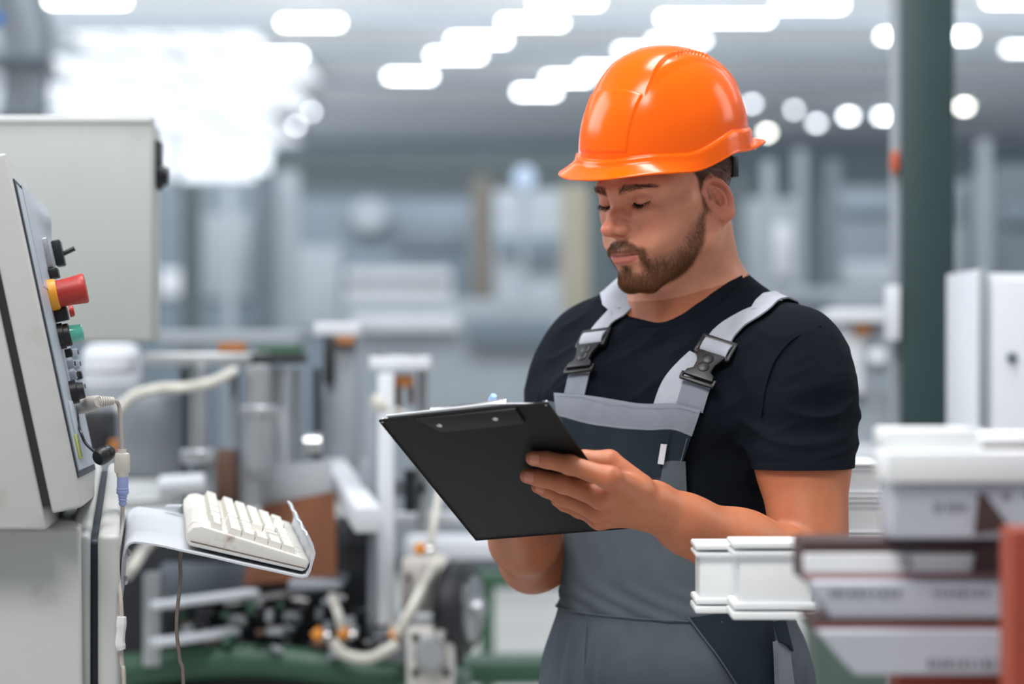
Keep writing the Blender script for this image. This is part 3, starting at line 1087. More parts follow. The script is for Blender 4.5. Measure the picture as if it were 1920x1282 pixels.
# ---- hair of the head, as strands growing on the skin
def strands(name, roots, dirs, normals, length, radius, m, bend=.35, seg=3, parent=None):
    """tapered strands; roots, dirs, normals arrays in world metres"""
    n = len(roots)
    hc = bpy.data.hair_curves.new(name)
    hc.add_curves([seg + 1] * n)
    L = np.broadcast_to(np.asarray(length, float), (n,))
    pts = np.zeros((n, seg + 1, 3)); rad = np.zeros((n, seg + 1))
    for k in range(seg + 1):
        t = k / seg
        pts[:, k] = roots + (dirs * t + normals * (1 - bend) * t * (1 - .55 * t) - normals * .02) * L[:, None]
        rad[:, k] = np.asarray(radius) * (1 - .8 * t)
    M = np.array(chain(parent).inverted())
    pts = pts.reshape(-1, 3) @ M[:3, :3].T + M[:3, 3]
    hc.attributes['position'].data.foreach_set('vector', pts.astype(np.float32).ravel())
    a = hc.attributes.get('radius') or hc.attributes.new('radius', 'FLOAT', 'POINT')
    a.data.foreach_set('value', rad.astype(np.float32).ravel())
    hc.materials.append(m)
    return link(name, hc, parent)


def sample_skin(mask_fn, count, region):
    """random points on the fine head skin, denser where the mask is high"""
    Q = quads[sel]
    c = pos[Q].mean(1)
    keep = region(c)
    Q = Q[keep]; c = c[keep]
    A = np.linalg.norm(np.cross(pos[Q[:, 2]] - pos[Q[:, 0]], pos[Q[:, 3]] - pos[Q[:, 1]]), axis=1)
    w = A * mask_fn(warp(to_head(c.astype(np.float32)))) * off_ear(c)
    i = rng.choice(len(Q), count, p=w / w.sum())
    a, b = rng.random((2, count, 1))
    p = (pos[Q[i, 0]] * (1 - a) + pos[Q[i, 1]] * a) * (1 - b) + (pos[Q[i, 3]] * (1 - a) + pos[Q[i, 2]] * a) * b
    return p, gradient(body_fn, p)


def hairmat(name, col, col2):
    m = bpy.data.materials.new(name)
    m.use_nodes = True
    nt = m.node_tree
    b = nt.nodes['Principled BSDF']
    hi = nt.nodes.new('ShaderNodeHairInfo')
    mx = nt.nodes.new('ShaderNodeMix'); mx.data_type = 'RGBA'
    mx.inputs[6].default_value = (*col, 1); mx.inputs[7].default_value = (*col2, 1)
    nt.links.new(hi.outputs['Random'], mx.inputs[0])
    nt.links.new(mx.outputs[2], b.inputs['Base Color'])
    b.inputs['Roughness'].default_value = .65
    b.inputs['Specular IOR Level'].default_value = .12
    return m


M_beard = hairmat('beard_hair', sr(70, 44, 30), sr(146, 100, 66))
M_hair = hairmat('short_hair', sr(44, 32, 28), sr(84, 62, 50))
M_brow = hairmat('brow_hair', sr(60, 40, 30), sr(100, 70, 54))
M_lash = hairmat('lash_hair', sr(20, 14, 12), sr(36, 24, 20))

near_head = lambda c: np.linalg.norm(c - HO, axis=1) < .17
down_l = -HU * .9 - HF * .15

p, nrmls = sample_skin(lambda q: beard_mask(q) ** 1.6, 15000, near_head)
q = warp(to_head(p.astype(np.float32)))
chin_w = sstep(-40, -85, q[:, 2])
must_w = (q[:, 1] > 68) * (q[:, 2] > -48)
side = np.sign(q[:, 0])[:, None] * HL
d = np.tile(-HU * .95 + HF * -.1, (len(p), 1)) + rng.normal(0, .28, (len(p), 3))
d += chin_w[:, None] * HF * .35
d += must_w[:, None] * side * .8 * np.clip(np.abs(q[:, :1]) / 12, .2, 1)
d -= nrmls * (d * nrmls).sum(1)[:, None]
d /= np.linalg.norm(d, axis=1)[:, None]
ln = (.0045 + .0050 * chin_w + .0022 * must_w) * rng.uniform(.6, 1.15, len(p))
beard = strands('beard', p, d, nrmls, ln, .000085, M_beard, .5, 4, man)
tag(beard, 'trimmed brown beard and moustache')

p, nrmls = sample_skin(lambda q: hair_mask(q) * (q[:, 2] < 100), 16000, near_head)
d = np.tile(-HU * .8 - HF * .5, (len(p), 1)) + rng.normal(0, .3, (len(p), 3))
d -= nrmls * (d * nrmls).sum(1)[:, None]
d /= np.linalg.norm(d, axis=1)[:, None]
q = to_head(p.astype(np.float32))
hair = strands('hair', p, d, nrmls, (.0025 + .006 * sstep(10, 50, q[:, 2])) * rng.uniform(.7, 1.1, len(p)), .00008, M_hair, .55, 3, man)
tag(hair, 'short cropped dark brown hair')


def brow_mask(q):
    l, f, u = np.abs(q[:, 0]), q[:, 1], q[:, 2]
    c = np.interp(l, [9, 20, 34, 46, 56], [38.5, 43.5, 46, 44, 40])
    w = np.interp(l, [9, 20, 34, 46, 56], [4.2, 4.4, 3.6, 2.4, 1.2])
    return np.exp(-((u - c) / w) ** 4) * sstep(8, 13, l) * (1 - sstep(50, 58, l)) * (f > 40)


p, nrmls = sample_skin(brow_mask, 950, near_head)
q = to_head(p.astype(np.float32))
side = np.sign(q[:, 0])[:, None] * HL
tt = sstep(10, 40, np.abs(q[:, 0]))[:, None]
d = side * (.5 + .5 * tt) + HU * (.75 - 1.0 * tt) - HF * .4 * tt + rng.normal(0, .15, (len(p), 3))
d -= nrmls * (d * nrmls).sum(1)[:, None]
d /= np.linalg.norm(d, axis=1)[:, None]
strands('eyebrows', p, d, nrmls, rng.uniform(.005, .0085, len(p)), .00011, M_brow, .75, 3, man)

# lashes: two rows along the closed lid edges
roots, dirs, ns = [], [], []
for s in (-1, 1):
    for t in np.linspace(-1, 1, 150):
        x = EYE[0] + 13.0 * t
        u = EYE[2] - 4.6 + .018 * (x - EYE[0]) ** 2 * 1.0 - 1.0 * (1 - t * t)
        r2 = 15.0 ** 2 - (x - EYE[0]) ** 2 - (u - EYE[2]) ** 2
        f = EYE[1] + math.sqrt(max(r2, 1))
        roots.append(from_head((s * x, f, u)) + rng.normal(0, .00035, 3))
        dd = HF * .75 - HU * .75 + HL * s * (.55 * t + .2) + rng.normal(0, .12, 3)
        dirs.append(nrm(dd)); ns.append(HF)
roots = np.array(roots); roots = project(body_fn, roots, 2)
strands('eyelashes', roots, np.array(dirs), np.array(ns), rng.uniform(.005, .0085, len(roots)), .00017, M_lash, 1.1, 4, man)
# ---- hard hat (own frame: millimetres, follows the head's turn)
hat_p = math.radians(6)
HHF = _f * math.cos(hat_p) - _u * math.sin(hat_p)
HHU = _u * math.cos(hat_p) + _f * math.sin(hat_p)
hr = math.radians(4.5)
HHL = HL * math.cos(hr) - HHU * math.sin(hr)
HHU = HHU * math.cos(hr) + HL * math.sin(hr)
HAT_M = np.stack([HHL, HHF, HHU], 1)
HAT_O = from_head((0, -5, 71))


def hat_w(q): return HAT_O + (np.asarray(q, float) @ HAT_M.T) / 1000


M_hat = mat('orange_plastic', sr(255, 101, 0), rough=.19, spec=.34, coat=0.0, var=.03, scale=8, bump=.03, bscale=60)
M_black = mat('black_plastic', sr(26, 27, 30), rough=.42, var=.08, scale=60)
hat = thing('hard_hat', 'glossy orange hard hat with ribbed vents and front badge panel worn on the head', 'hard hat', HAT_O)

HA, HB, HH = 104.0, 122.0, 134.0      # half width, half length, height over the ledge


def hat_ledge(ph):          # height of the ledge round the shell (ph: 0 front .. pi back)
    a = np.abs(ph)
    return 26 * sstep(math.radians(64), math.radians(106), a) - 7 * (1 - sstep(.10, .80, a))


def hat_outer(ph, t):
    """dome: t = 0 at the crown, 1 at the ledge"""
    th = t * math.pi / 2
    zl = hat_ledge(ph)
    r = np.sin(th) ** .96
    z = np.cos(th) ** 1.0
    x = HA * r * np.sin(ph); y = HB * r * np.cos(ph)
    zz = zl + (HH - zl) * z
    # outward direction of the dome
    n = np.stack([x / HA ** 2, y / HB ** 2, np.maximum(zz - 10, 0) / HH ** 2], -1)
    n /= np.linalg.norm(n, axis=-1)[..., None]
    d = np.zeros_like(x)
    # raised crown band from the badge to the back, narrowing to the front
    w = 39 + 12 * sstep(20, 85, y) + 4 * sstep(-30, -90, y)
    band = sstep(2.2, -2.2, np.abs(x) - w) * sstep(92, 40, y) * sstep(50, 76, zz)
    d += 3.2 * band
    # second, softer shoulder line outside it
    w2 = w + 15 * sstep(88, 20, y)
    d += 2.2 * sstep(6, -6, np.abs(x) - w2) * sstep(92, 50, y) * sstep(50, 86, zz)
    # notched vents along both edges of the band
    e = sstep(7, 5.5, np.abs(np.abs(x) - w - .5) * 1.6)
    run = sstep(16, 13, y) * sstep(-46, -43, y) * (zz > 80)
    d += e * run * 1.5 * np.clip(np.sin(y * 2 * math.pi / 6.2) * 2.5, -1, 1)
    # flat badge panel in front: rounded top, straight sides
    top = 85 - .0040 * x * x
    pan = sstep(1.2, -1.2, np.abs(x) - (44 + .05 * np.maximum(zz, 0))) * sstep(1.2, -1.2, zz - top) * (y > 0) * sstep(2, 5, zz)
    flat = (122 - 0.0046 * np.maximum(zz, 0) ** 2) - y
    d += pan * (1.0 + np.clip(flat * .08, -1, 1))
    return np.stack([x, y, zz], -1) + n * d[..., None]


nphi, nt = 420, 170
PH = np.linspace(-math.pi, math.pi, nphi, endpoint=False)
rows = []
for t in np.linspace(0.0, 1.0, nt): rows.append(hat_outer(PH, np.full(nphi, max(t, 1e-3))))
base = rows[-1]
ap = np.abs(PH)
rad = np.stack([np.sin(PH) * HB, np.cos(PH) * HA, 0 * PH], -1)
rad /= np.linalg.norm(rad, axis=1)[:, None]
peak = sstep(math.radians(88), math.radians(20), ap)            # brim
tail = sstep(math.radians(118), math.radians(150), ap)          # rear lip
brow = sstep(math.radians(60), math.radians(95), ap) * (1 - tail)
zc = base[:, 2]
prof = [(1.2, -.2), (3.6, -1.6), (4.6, -4.5), (5.2, -9)]
for o_, z_ in prof: rows.append(base + rad * o_ + np.array([0, 0, 1.0]) * z_)
for s_ in np.linspace(.15, 1, 14):
    out = 5.2 + peak * 24 * s_ ** 1.1 + brow * 2.5 * s_ + tail * (5 * s_ + 14 * sstep(.5, 1, s_))
    drop = -9 - (13 * s_) * (1 - peak) - peak * (17 * s_ - 3 * s_ * s_) - brow * 5 * s_ - tail * (26 * s_ - 30 * sstep(.55, 1, s_))
    rows.append(base + rad * out[:, None] + np.array([0, 0, 1.0]) * drop[:, None])
outer = np.array(rows)
# the rolled rim and the inside
edge = outer[-1]
inn = []
inn.append(edge + rad * 1.0 + np.array([0, 0, -1.4]))
inn.append(edge - rad * .6 + np.array([0, 0, -2.6]))
inn.append(edge - rad * 3.0 + np.array([0, 0, -1.6]))
for k in range(len(rows) - 2, 0, -3):
    c = np.array([0, 0, 0.0])
    a = rows[k]
    nn = a - c; nn[:, 2] *= .6
    nn /= np.linalg.norm(nn, axis=1)[:, None]
    inn.append(a - nn * 3.0)
allr = np.concatenate([outer, np.array(inn)])
nr = len(allr)
vs = hat_w(allr.reshape(-1, 3))
i, j = np.meshgrid(np.arange(nr - 1), np.arange(nphi), indexing='ij')
qd = np.stack([i * nphi + j, (i + 1) * nphi + j, (i + 1) * nphi + (j + 1) % nphi, i * nphi + (j + 1) % nphi], -1).reshape(-1, 4)
attach('shell', np_mesh('shell', vs, qd), M_hat, hat)

# head band and its rear adjuster showing under the rear rim
mb = MB()
for s_ in (-1, 1):
    pts = [hat_w((s_ * 66, -44, -8)), hat_w((s_ * 61, -58, -20)), hat_w((s_ * 47, -74, -34)), hat_w((s_ * 22, -86, -42)), hat_w((0, -90, -44))]
    top = [p_ + np.array([0, 0, .034]) for p_ in pts]
    pp = smooth_path(pts, 5); tp = smooth_path(top, 5)
    for a in range(len(pp) - 1):
        o1 = nrm((pp[a] - HO) * np.array([1, 1, 0])) * .0022; o2 = nrm((pp[a + 1] - HO) * np.array([1, 1, 0])) * .0022
        mb.hexa([pp[a], pp[a + 1], pp[a + 1] + o2, pp[a] + o1], [tp[a], tp[a + 1], tp[a + 1] + o2, tp[a] + o1])
hb = mb.build('headband', M_black, hat)
tag(hb, 'black plastic headband with rear adjuster')
R3 = Matrix(((HL[0], HHF[0], HHU[0]), (HL[1], HHF[1], HHU[1]), (HL[2], HHF[2], HHU[2])))
for s_ in (-1, 1):
    MB().box(hat_w((s_ * 60, -70, -26)), (.012, .011, .028), R3, .002).build('strap_clip', M_black, hat)
# ---- clothes
def sleeve(p, S_, E_, cutp, r0, r1):
    ax = np.array([.02, 0, -1.0])
    d = cap(p, S_, E_, r0, r1)
    d = smin(d, ell(p, S_ * .80 + E_ * .20 + BL * (.012 if S_[0] > BO[0] else -.012), (.066, .066, .09)), .03)
    return smax(d, (p - cutp.astype(np.float32)) @ ax.astype(np.float32), .004)


CUT_L, CUT_R = P(1512, 874, 3.115), P(1030, 900, 3.34)
COL_P = W(0, -.012, 1.46)
COL_N = nrm(from_head((0, -2, -20)) - COL_P)
COL_R = .0740
EL_S = SHL + (EL - SHL) * 1.0


def shirt_open(p):
    nk = np.maximum(neck(p), ((p - (COL_P + COL_N * .030).astype(np.float32)) @ COL_N.astype(np.float32)))
    d = smin(torso(p), nk, .022) - np.float32(.0065)
    d = smin(d, sleeve(p, SHL, EL_S, CUT_L, .071, .060), .034)
    d = smin(d, sleeve(p, SHR, ER, CUT_R, .068, .060), .034)
    return d


def neck_hole(p, r):
    return cap(p, COL_P - COL_N * .01, COL_P + COL_N * .3, r)


def shirt_fn(p):
    d = shirt_open(p)
    d = smax(d, -neck_hole(p, COL_R), .003)
    return np.maximum(d, np.float32(1.02) - p[:, 2])


def on_surface(px, py, fn, off=0.0, y0=2.6, y1=3.7):
    """march along the view direction to the cloth surface"""
    r = P(px, py, 1.0) - B_CAM
    n_ = r / np.linalg.norm(r)
    t = y0
    for _ in range(90):
        d = float(fn((B_CAM + n_ * t)[None].astype(np.float32))[0]) - off
        if abs(d) < 1e-4: break
        t += d * .8
        if t > y1 * 1.1: break
    return B_CAM + n_ * t


def settle(p, fn, off):
    p = np.asarray(p, float)[None]
    for _ in range(25):
        d = fn(p.astype(np.float32)) - off
        p = p - gradient(fn, p) * np.clip(d, -.02, .02)[:, None]
    return p[0]


def sheet(name, G, fn, th, m, parent, closed=False):
    """cloth of thickness th over the grid G (rows, cols, 3) lying on fn"""
    nr_, nc_ = G.shape[:2]
    v = G.reshape(-1, 3)
    n_ = gradient(fn, v, .002)
    V2 = np.concatenate([v, v - n_ * th])
    N_ = len(v)
    ii, jj = np.meshgrid(np.arange(nr_ - 1), np.arange(nc_ if closed else nc_ - 1), indexing='ij')
    a = ii * nc_ + jj; b = ii * nc_ + (jj + 1) % nc_; c = (ii + 1) * nc_ + (jj + 1) % nc_; d = (ii + 1) * nc_ + jj
    top = np.stack([a, b, c, d], -1).reshape(-1, 4)
    fs = [top, top[:, ::-1] + N_]
    def strip(idx):
        i0, i1 = idx[:-1], idx[1:]
        fs.append(np.stack([i0, i1, i1 + N_, i0 + N_], -1))
    g = np.arange(N_).reshape(nr_, nc_)
    r0 = g[0]; r1 = g[-1]
    if closed: r0 = np.append(r0, r0[0]); r1 = np.append(r1, r1[0])
    strip(r0[::-1]); strip(r1)
    if not closed: strip(g[:, 0]); strip(g[:, -1][::-1])
    me = np_mesh(name, V2, np.concatenate(fs))
    bm = bmesh.new(); bm.from_mesh(me); bmesh.ops.recalc_face_normals(bm, faces=bm.faces[:]); bm.to_mesh(me); bm.free()
    me.set_sharp_from_angle(angle=math.radians(60))
    return attach(name, me, m, parent)


def resample(pts, n):
    p = smooth_path(pts, 10) if len(pts) > 2 else np.linspace(pts[0], pts[1], 10)
    s = np.concatenate([[0], np.cumsum(np.linalg.norm(np.diff(p, axis=0), axis=1))])
    t = np.linspace(0, s[-1], n)
    return np.stack([np.interp(t, s, p[:, k]) for k in range(p.shape[1])], -1)


def patch(name, top, bottom, fn, off, m, parent, th=.002, n=(26, 40), fold=0.0):
    """cloth piece between two edge curves given where they are seen, laid on the surface fn"""
    A = resample(np.array(top, float), n[1]); B = resample(np.array(bottom, float), n[1])
    G = np.zeros((n[0], n[1], 3))
    for k, t in enumerate(np.linspace(0, 1, n[0])):
        for c in range(n[1]):
            q = A[c] * (1 - t) + B[c] * t
            G[k, c] = on_surface(q[0], q[1], fn, off)
    if fold > 0:
        g = gradient(fn, G.reshape(-1, 3), .002)
        G = (G.reshape(-1, 3) + g * (fold * vnoise(G.reshape(-1, 3) * np.array([55, 55, 22])))[:, None]).reshape(G.shape)
    return sheet(name, G, fn, th, m, parent)


def ribbon(name, pts, fn, width, th, m, parent, sub=8, side=None):
    p = smooth_path(pts, sub)
    po = np.asarray(pts, float)
    offs = np.interp(np.linspace(0, 1, len(p)), np.linspace(0, 1, len(po)), np.maximum(fn(po.astype(np.float32)), .004))
    for _ in range(3):
        for _ in range(8): p = p - gradient(fn, p, .004) * np.clip(fn(p.astype(np.float32)) - offs, -.01, .01)[:, None] * .8
        p[1:-1] = (p[:-2] + p[1:-1] * 2 + p[2:]) / 4
    T = np.gradient(p, axis=0)
    for _ in range(3): T[1:-1] = (T[:-2] + T[1:-1] * 2 + T[2:]) / 4
    T /= np.linalg.norm(T, axis=1)[:, None]
    n_ = gradient(fn, p, .02)
    for _ in range(4): n_[1:-1] = (n_[:-2] + n_[1:-1] * 2 + n_[2:]) / 4
    s_ = np.cross(T, n_); s_ /= np.linalg.norm(s_, axis=1)[:, None]
    ts = np.array([-1, -.94, -.5, 0, .5, .94, 1])
    G = p[:, None] + s_[:, None] * (ts[None, :, None] * width / 2) - n_[:, None] * (np.array([.0008, 0, 0, 0, 0, 0, .0008])[None, :, None])
    off = np.repeat(offs, 7)
    v = G.reshape(-1, 3)
    for _ in range(8):
        v = v - gradient(fn, v, .004) * np.clip(fn(v.astype(np.float32)) - np.maximum(off, .004), -.01, .01)[:, None] * .8
    return sheet(name, v.reshape(G.shape), fn, th, m, parent)


M_shirt = mat('navy_jersey', sr(10, 17, 26), rough=.9, var=.10, scale=30, bump=.35, bscale=900, sheen=.0, spec=.14)
M_grey = mat('grey_twill', sr(86, 95, 103), rough=.88, var=.05, scale=40, bump=.4, bscale=1100, spec=.2)
M_lgrey = mat('light_grey_twill', sr(132, 139, 150), rough=.85, var=.05, scale=40, bump=.4, bscale=1100, spec=.2)
M_web = mat('grey_webbing', sr(170, 174, 184), rough=.8, var=.05, scale=60, bump=.5, bscale=700, spec=.2)
M_navy = mat('navy_twill', sr(36, 48, 58), rough=.88, var=.06, scale=40, bump=.4, bscale=1100, spec=.2)
M_white = mat('white_cloth', sr(222, 226, 230), rough=.8, var=.03)
M_thread = mat('grey_thread', sr(150, 156, 164), rough=.9, var=.04)

# t-shirt
sp, sq = surface_net(shirt_fn, (-.10, 2.95, 1.0), (.62, 3.60, 1.60), 0.0030)
sn = gradient(shirt_fn, sp, .003)
bq = (sp - BO) @ BM.astype(float)
arm = sstep(.150, .185, np.abs(bq[:, 0]))
arm_t = np.clip((sp - SHL) @ nrm(EL - SHL) / np.linalg.norm(EL - SHL), 0, 1)
def ridge(x): return (1 - np.abs(x)) ** 2
w1 = ridge(vnoise(np.stack([bq[:, 0] * 9 + bq[:, 2] * 7, bq[:, 1] * 9, bq[:, 2] * 24 - bq[:, 0] * 16], -1)))        # chest, diagonal
w2 = ridge(vnoise(np.stack([bq[:, 0] * 9, bq[:, 1] * 11, bq[:, 2] * 36 + bq[:, 1] * 12 + bq[:, 0] * 9], -1) + 7.3))         # sleeve, across
axil = np.exp(-((np.abs(bq[:, 0]) - .155) / .035) ** 2) * np.exp(-((bq[:, 2] - 1.34) / .08) ** 2)
w3 = ridge(vnoise(np.stack([bq[:, 0] * 40 + bq[:, 2] * 22, bq[:, 1] * 8, bq[:, 2] * 12], -1) + 3.1))
edge = sstep(0, .025, (sp - CUT_L)[:, 2])
w4 = ridge(vnoise(np.stack([bq[:, 0] * 16 + bq[:, 2] * 10, bq[:, 1] * 16, bq[:, 2] * 46 - bq[:, 0] * 28], -1) + 11.7))
disp = (1 - arm) * (.0046 * (w1 - .45) + .0016 * (w4 - .45)) + arm * (.0078 * (w2 - .40) + .0022 * (w4 - .45)) * np.clip(arm_t * 2.2, .25, 1) + axil * .0075 * (w3 - .5)
coll = sstep(0, .03, neck_hole(sp, COL_R))
disp *= np.where((bq[:, 1] > .02) & (np.abs(bq[:, 0]) < .15), .25 + .75 * sstep(1.36, 1.40, bq[:, 2]), 1)
disp *= coll * np.where(bq[:, 0] > .1, edge * .8 + .2, 1)
sp = sp + sn * disp[:, None]
tee = attach('t_shirt', np_mesh('t_shirt', sp, sq), M_shirt, man)
tag(tee, 'dark navy short sleeved t-shirt')

# collar band, sleeve hem
def ring_on(fn, c, nrm_, u, n=90, r1=.16):
    v = np.cross(nrm_, u); v /= np.linalg.norm(v); u = np.cross(v, nrm_)
    a = np.linspace(0, 2 * math.pi, n, endpoint=False)
    dirs = np.cos(a)[:, None] * u + np.sin(a)[:, None] * v
    lo_ = np.zeros(n); hi_ = np.full(n, r1)
    for _ in range(22):
        md = (lo_ + hi_) / 2
        s_ = fn((c + dirs * md[:, None]).astype(np.float32)) < 0
        lo_ = np.where(s_, md, lo_); hi_ = np.where(s_, hi_, md)
    return c + dirs * lo_[:, None]


cu = nrm(BL - COL_N * (BL @ COL_N)); cv = np.cross(COL_N, cu)
ca = np.linspace(0, 2 * math.pi, 100, endpoint=False)
cdir = np.cos(ca)[:, None] * cu + np.sin(ca)[:, None] * cv
rows_ = []
for r_, o_ in ((COL_R - .0030, .0006), (COL_R - .0015, .0022), (COL_R + .006, .0026), (COL_R + .0150, .0022), (COL_R + .0165, .0004)):
    h_ = np.full(100, .16); found = np.zeros(100, bool)
    for k in range(230):            # down along the neck until the shirt is met
        q_ = COL_P + cdir * max(r_, COL_R + .0005) + COL_N * h_[:, None]
        dd = shirt_open(q_.astype(np.float32))
        found |= dd < .0002
        h_ = np.where(found, h_, h_ - np.clip(dd * .7, .0002, .01))
    ho = h_.copy()
    for _ in range(3): ho = (np.roll(ho, 1) + ho * 2 + np.roll(ho, -1)) / 4
    rows_.append(COL_P + cdir * r_ + COL_N * (ho + o_)[:, None])
sheet('collar', np.array(rows_), shirt_open, .0035, M_shirt, tee, closed=True)
axl = nrm(EL - SHL)
rows_ = []
for dz in (.001, -.006, -.018, -.0185, -.0215):
    rg = ring_on(lambda p: sleeve(p, SHL, EL_S, CUT_L + axl * .05, .071, .060), CUT_L - np.array([.0, 0, dz]), np.array([.02, 0, -1.0]), BL, 72, .11)
    g = gradient(shirt_open, rg, .004)
    rows_.append(rg + g * (.0016 if dz > -.0183 else -.0004))
sheet('sleeve_hem', np.array(rows_), shirt_open, .003, M_shirt, tee, closed=True)

# ---- bib overalls
def cloth(p): return torso(p) - np.float32(.0105)


def hips(p):
    q = (p - BO.astype(np.float32)) @ BM
    z = q[:, 2]
    return torso(p) - (.0105 + .012 * sstep(1.09, 1.0, z)).astype(np.float32)


ovr = link('overalls', None, man)
tag(ovr, 'grey bib overalls with dark pockets')


def polar(th, z, fn, off):
    d = np.stack([np.sin(th), np.cos(th), 0 * th], -1)
    lo_ = np.zeros(len(th)); hi_ = np.full(len(th), .3)
    c = np.stack([0 * th, 0 * th, z], -1)
    tow = lambda b: BO + b[:, :1] * BL + b[:, 1:2] * BF + b[:, 2:3] * np.array([0, 0, 1.0])
    for _ in range(22):
        md = (lo_ + hi_) / 2
        s_ = fn(tow(c + d * md[:, None]).astype(np.float32)) - off < 0
        lo_ = np.where(s_, md, lo_); hi_ = np.where(s_, hi_, md)
    return tow(c + d * lo_[:, None])


def bib_edge(z): return np.radians(np.interp(z, [1.084, 1.115, 1.135, 1.16, 1.19, 1.25, 1.372], [179.5, 170, 112, 80, 60, 46, 49]))


G = []
for z in np.linspace(1.084, 1.372, 70):
    th = np.linspace(-1, 1, 90)
    th = np.where(th < 0, th * bib_edge(z), th * (bib_edge(z) - math.radians(7) * sstep(1.15, 1.22, z)))
    zz = z - .012 * np.cos(th * .9) * sstep(1.30, 1.372, z) + .012 * sstep(1.30, 1.372, z) * .6
    G.append(polar(th, zz, cloth, .0))
G = np.array(G)
v = G.reshape(-1, 3)
bq = (v - BO) @ BM.astype(float)
gn = gradient(cloth, v, .003)
fold = .0030 * (vnoise(np.stack([bq[:, 0] * 26, bq[:, 1] * 20, bq[:, 2] * 7], -1)) + .5 * vnoise(np.stack([bq[:, 0] * 60 + bq[:, 2] * 20, bq[:, 1] * 20, bq[:, 2] * 12], -1)))
lowb = sstep(1.16, 1.10, bq[:, 2]) * .004 * np.sin(bq[:, 0] * 90 + 8 * np.sin(bq[:, 2] * 40)) * .4
G = (v + gn * (fold + lowb)[:, None]).reshape(G.shape)
sheet('bib', G, cloth, .002, M_grey, ovr)
# waist seam
seam = polar(np.radians(np.linspace(-140, 140, 80)), np.full(80, 1.086), cloth, .0025)
MB().tube(seam, .0010, 6, sub=1).build('waist_seam', M_grey, ovr)

# trousers: one sheet about the hips, then the legs down to the boots
G = []
for z in np.linspace(1.086, .88, 44):
    th = np.linspace(-math.pi, math.pi, 160, endpoint=False)
    G.append(polar(th, np.full(160, z), hips, .0))
G = np.array(G); v = G.reshape(-1, 3)
bq = (v - BO) @ BM.astype(float)
ang = np.arctan2(bq[:, 0], bq[:, 1])
pl = (.0050 * vnoise(np.stack([ang * 7, bq[:, 2] * 5, 0 * ang], -1)) + .0030 * vnoise(np.stack([ang * 15 + bq[:, 2] * 12, bq[:, 2] * 9, 0 * ang + 4], -1))) * sstep(1.088, 1.05, bq[:, 2])
G = (v + gradient(hips, v, .003) * pl[:, None]).reshape(G.shape)
sheet('trousers', G, hips, .002, M_grey, ovr, closed=True)
for s_ in (-1, 1):
    g = []
    for z, r, f_ in ((.93, .096, 0), (.82, .098, .004), (.66, .085, .006), (.48, .072, .004), (.30, .068, -.005), (.12, .066, -.012), (.075, .068, -.012)):
        c = W(s_ * (.088 + .03 * (.93 - z)), f_, z)
        a = np.linspace(0, 2 * math.pi, 40, endpoint=False)
        k = 1 + .03 * np.sin(a * 3 + z * 20)
        g.append(c + (np.cos(a) * r * k)[:, None] * BL + (np.sin(a) * r * 1.08 * k)[:, None] * BF)
    g = np.array(g)
    gg = np.array([smooth_path(g[:, k], 4) for k in range(40)]).transpose(1, 0, 2)
    ii, jj = np.meshgrid(np.arange(len(gg) - 1), np.arange(40), indexing='ij')
    q_ = np.stack([ii * 40 + jj, ii * 40 + (jj + 1) % 40, (ii + 1) * 40 + (jj + 1) % 40, (ii + 1) * 40 + jj], -1).reshape(-1, 4)
    attach('trouser_leg', np_mesh('trouser_leg', gg.reshape(-1, 3), q_), M_grey, ovr)
    c = W(s_ * .113, .0, 0)
    def boot(p, c=c):
        q = (p - c.astype(np.float32)) @ BM
        d = smin(cap(q, (0, -.02, .12), (0, -.02, .05), .050, .047), cap(q, (0, -.03, .045), (0, .13, .04), .044, .042), .04)
        d = np.maximum(d, .018 - q[:, 2])
        sole = np.maximum(cap(q * np.array([1, 1, .5], np.float32), (0, -.04, .0), (0, .135, .0), .047, .048), np.maximum(q[:, 2] - .022, -q[:, 2] + .001))
        return np.minimum(d, sole)
    bp_, bq_ = surface_net(boot, c + np.array([-.2, -.25, -.01]), c + np.array([.2, .15, .2]), .007)
    attach('work_boot', np_mesh('work_boot', bp_, bq_), mat('black_leather', sr(30, 28, 27), rough=.5, var=.1), man)

# band, pockets, label
band = patch('bib_band', [(1039, 736), (1110, 742), (1200, 756), (1262, 756), (1314, 768)], [(1044, 779), (1110, 796), (1200, 806), (1262, 806), (1297, 818)], cloth, .0038, M_lgrey, ovr, .002, (14, 60), .0022)
patch('chest_pocket', [(1052, 782), (1110, 797), (1200, 807), (1262, 807), (1296, 818)], [(1075, 905), (1130, 915), (1210, 900), (1240, 888), (1278, 870)], cloth, .0042, M_navy, ovr, .002, (24, 60), .0014)
patch('pen_pocket', [(1244, 866), (1262, 864), (1285, 866)], [(1228, 960), (1255, 975), (1290, 975)], cloth, .0052, M_grey, ovr, .002, (20, 14), .001)
MB().tube([on_surface(x, y, cloth, .0060) for x, y in ((1256, 808), (1252, 835), (1247, 865))], .0008, 5).build('pocket_seam', M_navy, ovr)
for pts in ([(1288, 822), (1282, 845), (1276, 866)],):
    MB().tube([on_surface(x, y, cloth, .0062) for x, y in pts], .0003, 5).build('stitching', M_thread, ovr)
MB().tube([on_surface(x, y, cloth, .0062) for x, y in ((1046, 776), (1110, 793), (1200, 803), (1262, 803), (1295, 814))], .00025, 5).build('stitching', M_thread, ovr)
MB().tube([on_surface(x, y, cloth, .0062) for x, y in ((1041, 740), (1110, 746), (1200, 760), (1262, 760), (1310, 771))], .00025, 5).build('stitching', M_thread, ovr)
lab = patch('label', [(1239, 833), (1250, 834)], [(1233, 869), (1244, 871)], cloth, .0085, M_white, ovr, .0015, (6, 5))
tag(lab, 'small white cloth tag')
